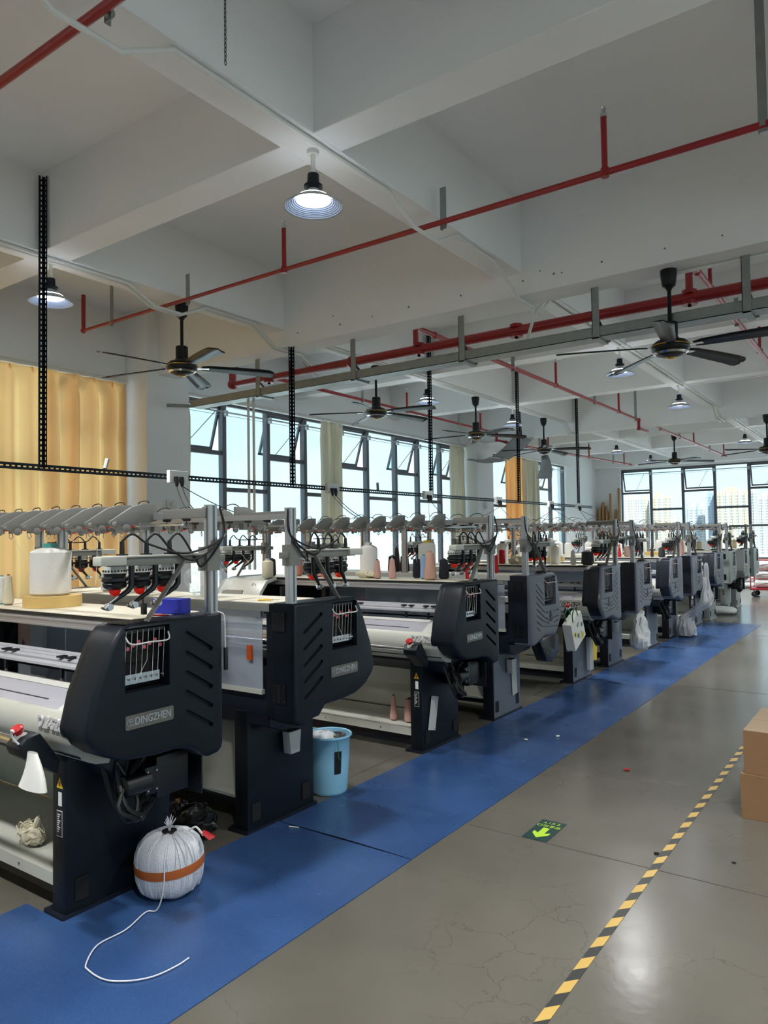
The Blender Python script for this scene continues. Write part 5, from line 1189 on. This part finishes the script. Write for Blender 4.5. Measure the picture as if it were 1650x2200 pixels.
# ------------------------------------------------------------------ things hung on the machines
t = thing('cloth_pouch', 'white cloth pouch hung from the emergency stop of the nearest machine', 'pouch', (-2.785, 1.525, .835))
t.scale = (1.25, 1.25, 1.2)
P = []
for j in range(7):
    v = j/6; w2 = .025+.05*v; P.append([(w2*math.sin(a)+.01*math.sin(3*v), .018+.022*math.cos(a)*(.4+.6*v), -.04-.115*v) for a in [2*PI*i/14 for i in range(15)]])
MB().grid(P).build('pouch', 'paper', t, smooth=80)
MB().tube(spline([(-.03, .02, -.045), (-.06, -.01, .0), (-.055, -.02, .03), (-.02, -.03, .035)], 5), .0035, 6).build('string', 'label_white', t)
MB().add(P[-1][:-1], [tuple(range(14))]).build('pouch_bottom', 'paper', t, smooth=0)
def waste_cup(lab, y, z, x=-2.945, n=1):
    t = thing('waste_cup', lab, 'cup', (x, y, z), 'white cups on the machine legs')
    b = MB().prism([(-.038, 0), (.038, 0), (.05, .125), (-.05, .125)], 'x', .008, .065); b.build('cup_body', 'light_plastic', t, bevel=.004)
    MB().box(.013, .06, -.044, .044, .121, .127).build('cup_opening', 'black_void', t, smooth=0)
    for q in (-.03, .025): MB().tube(spline([(.02, q, .12), (.025, q*1.1, .16), (.01, q*1.3, .20)], 4), .003, 5).build('wire_hook', 'gold', t)
waste_cup('white square cup hooked on the second machine leg', 3.155, .375)
waste_cup('white square cup hooked on the fourth machine leg', 6.05, .37)
waste_cup('white square cup hooked on the sixth machine leg', 8.98, .40)
for lab, y, z, tl in (('white card taped aslant on the third machine leg', 4.755, .27, .22), ('white card taped aslant on the fourth machine leg below the cup', 6.165, .28, .2)):
    t = thing('white_card', lab, 'card', (-2.94, y, z)); o = MB().box(0, .003, -.05, .05, -.125, .125).build('card', 'light_plastic', t, smooth=0); o.rotation_euler = (-tl if y < 5 else tl*.4, 0, 0)
    for q in (-.115, .115): MB().lathe([(.004, .003), (.003, .006)], (0, .03, q), 8, 'x').build('pin', 'plate_grey', o)
t = thing('paper_bag', 'white paper bag with green handles and round prints hung beyond the fourth hood', 'paper bag', (-2.60, 6.79, .675))
t.rotation_euler = (.42, 0, 0); t.scale = (.9, .9, .88)
MB().prism([(-.17, -.14), (.17, -.14), (.16, .17), (-.16, .17)], 'x', -.05, .05).build('bag', 'paper', t, smooth=0, bevel=.004)
for y, z, r, m_ in ((-.1, .02, .032, 'warning_yellow'), (-.1, .02, .015, 'label_black'), (-.03, -.03, .024, 'green_print'), (.08, -.085, .036, 'warning_yellow'), (.11, .03, .026, 'green_print')):
    MB().lathe([(r, 0), (r, .0012 if r > .016 else .0024)], (.05, y, z), 18, 'x').build('round_print', m_, t, smooth=0)
MB().tube([(.051, .03+.04*math.cos(a), -.055+.04*math.sin(a)) for a in [i*.3 for i in range(16)]], .0012, 4).build('curve_print', 'label_black', t)
lp = MB()
for k in range(9): lp.box(.05, .0515, -.02+.014*(k % 5), -.012+.014*(k % 5), .085-.022*(k//5), .098-.022*(k//5))
tag(lp.build('small_print', 'label_black', t, smooth=0), kind='stuff')
for x in (-.035, .045): MB().tube(spline([(x, -.09, .15), (x, -.07, .24), (x, 0, .27), (x, .05, .23), (x, .07, .14)], 5), .007, 6).build('handle', 'green_strap', t)
t = thing('black_pouch', 'black cloth pouch hung under the fourth hood beside the paper bag', 'pouch', (-2.74, 6.42, .555))
MB().prism([(-.24, .10), (.22, .12), (.20, -.06), (.06, -.13), (-.08, -.11)], 'x', -.06, .05).build('pouch', 'black_bag', t, bevel=.015)
t = thing('yellow_folder', 'yellow folder and clear bag hung between the fifth and sixth machine', 'folder', (-2.9, 8.17, .33))
MB().prism([(-.09, .13), (.12, .14), (.06, -.16), (-.07, -.14)], 'x', -.006, .006).build('folder', 'warning_yellow', t, smooth=0)
MB().prism([(-.20, .16), (-.08, .16), (-.07, -.24), (-.19, -.24)], 'x', -.02, .02).build('clear_pocket', 'milky_film', t, bevel=.006)
def sack(name, lab, c, prof, m, seed, jit=.1, squash=.6, n=20, part='sack', inner=None, lean=0):
    t = thing(name, lab, 'sack', c); rnd = random.Random(seed)
    P = []
    for (r0_, z0_), (r1_, z1_) in zip(prof, prof[1:]):
        for k in range(3): P.append((r0_+(r1_-r0_)*k/3, z0_+(z1_-z0_)*k/3))
    P.append(prof[-1]); b = MB().lathe(P, n=36, caps=True)
    out = []
    for x, y, z in b.v:
        a = math.atan2(y, x); pl = 1+.10*math.sin(7*a+seed)*min(1, z/prof[-1][1]*1.6)+.05*math.sin(13*a+z*9)
        q = min(1, max(0, (z-.26)/.30)); out.append((x*squash*pl+lean*q*q*(3-2*q), y*pl, z))
    b.v = out; crumple(b, jit*.22, 9, seed, 0.0); b.build(part, m, t, smooth=30)
    if inner: tag(MB().lathe([(r*.86, z) for r, z in prof[1:inner[1]]], n=n).tf(Matrix.Diagonal((squash, 1, 1, 1))).build('scraps', inner[0], t, smooth=70), kind='stuff')
    return t
sack('plastic_bag', 'white plastic bag of scraps hung below the sixth machine hood', (-2.64, 9.06, .20), [(.03, 0), (.15, .012), (.205, .05), (.21, .11), (.18, .2), (.14, .3), (.10, .37), (.055, .42), (.03, .45), (.05, .49)], 'milky_film', 31, .17, .5, inner=('yarn_white', 6))
sack('scrap_sack', 'tall clear sack of grey scraps leaning at the seventh machine leg', (-2.79, 12.0, .006), [(.10, 0), (.24, .03), (.25, .12), (.20, .3), (.17, .45), (.16, .6), (.10, .72), (.06, .9), (.05, 1.1), (.03, 1.14)], 'sack_film', 32, .1, .55, inner=('scrap_grey', 4), lean=.31)
def lying_sack(lab, c, l_, r, rz, seed):
    t = thing('white_sack', lab, 'sack', c, 'white sacks lying about', rz); rnd = random.Random(seed)
    b = MB().lathe([(r*.3, -l_/2), (r*.7, -l_*.46), (r*.85, -l_*.42), (r*.95, -l_*.3), (r, -l_*.2), (r*1.03, -l_*.05), (r*1.02, l_*.15), (r*.97, l_*.3), (r*.85, l_*.4), (r*.6, l_*.46), (r*.35, l_/2)], n=26, ax='x')
    crumple(b, .022, 9, seed); b.v = [(x, y*1.25, max(-r*.6, z*.7)+r*.6) for x, y, z in b.v]; b.build('sack', 'sack_white', t, smooth=35)
lying_sack('white sack on the floor beside the first grey machine', (-3.0, 15.55, 0), .62, .12, .3, 1)
lying_sack('white sack on the floor by the far wall, left of the trolley', (-3.75, 23.3, 0), .8, .13, .1, 2)
lying_sack('white sack lying on top of the far wall sack', (-3.8, 23.3, .17), .7, .11, .3, 3)
# ------------------------------------------------------------------ red trolley
t = thing('trolley', 'red frame trolley with rubber wheels at the right edge by the far windows', 'trolley', (-2.72, 20.3, 0))
MB().box(-.42, .45, -.3, .3, .17, .215).build('deck', 'trolley_red', t, bevel=.01)
for x in (-.40, .43):
    for y in (-.28, .28): MB().tube([(x, y, .2), (x, y, .9)], .014, 8).build('post', 'trolley_red', t)
for y in (-.28, .28):
    for z in (.45, .68, .9): MB().tube([(-.40, y, z), (.43, y, z)], .011, 8).build('side_rail', 'trolley_red', t)
for x in (-.33, .34):
    for y in (-.24, .24):
        MB().lathe([(.03, -.018), (.065, -.016), (.065, .016), (.03, .018)], (x, y, .066), 18, 'y').build('wheel', 'rubber', t); MB().bar((x, y, .07), (x, y, .17), .03, .04).build('caster', 'plate_grey', t)
lying_sack('lower white sack stacked on the red trolley', (-2.70, 20.3, .216), .74, .17, 0, 5)
lying_sack('middle white sack stacked on the red trolley', (-2.70, 20.3, .445), .72, .16, 0, 6)
lying_sack('top white sack stacked on the red trolley', (-2.70, 20.3, .67), .70, .17, 0, 7)
# ------------------------------------------------------------------ kraft tubes leaning in the far corner
for k, (tx, h_) in enumerate(((-8.24, 2.43), (-8.18, 2.48), (-8.12, 2.58), (-8.06, 2.66), (-8.0, 2.52), (-7.94, 2.24), (-7.88, 2.34), (-7.81, 2.93))):
    t = thing('kraft_tube', '%s brown cardboard tube from the left in the bunch leaning in the far corner' % ('first second third fourth fifth sixth seventh tallest'.split()[k]), 'cardboard tube', (tx, 23.93-.11*(k % 2), 0), 'brown tubes leaning in the far corner')
    MB().tube([(0, 0, 0), (.0, .08, h_)], .040, 14).build('tube', 'kraft_tube', t); MB().tube([(.0, .0805, h_-.002), (0, .0807, h_+.002)], .031, 12).build('tube_mouth', 'black_void', t)
for k, (dx, h_) in enumerate(((0, 2.4), (.12, 3.1))):
    t = thing('kraft_tube', ('short brown tube standing against the far window jamb', 'tall brown tube standing against the far window jamb')[k], 'cardboard tube', (-7.70+dx, 24.0, 0), 'brown tubes by the far window')
    MB().tube([(0, 0, 0), (.0, .06, h_)], .035, 14).build('tube', 'kraft_tube', t); MB().tube([(.0, .0605, h_-.002), (0, .0607, h_+.002)], .026, 12).build('tube_mouth', 'black_void', t)
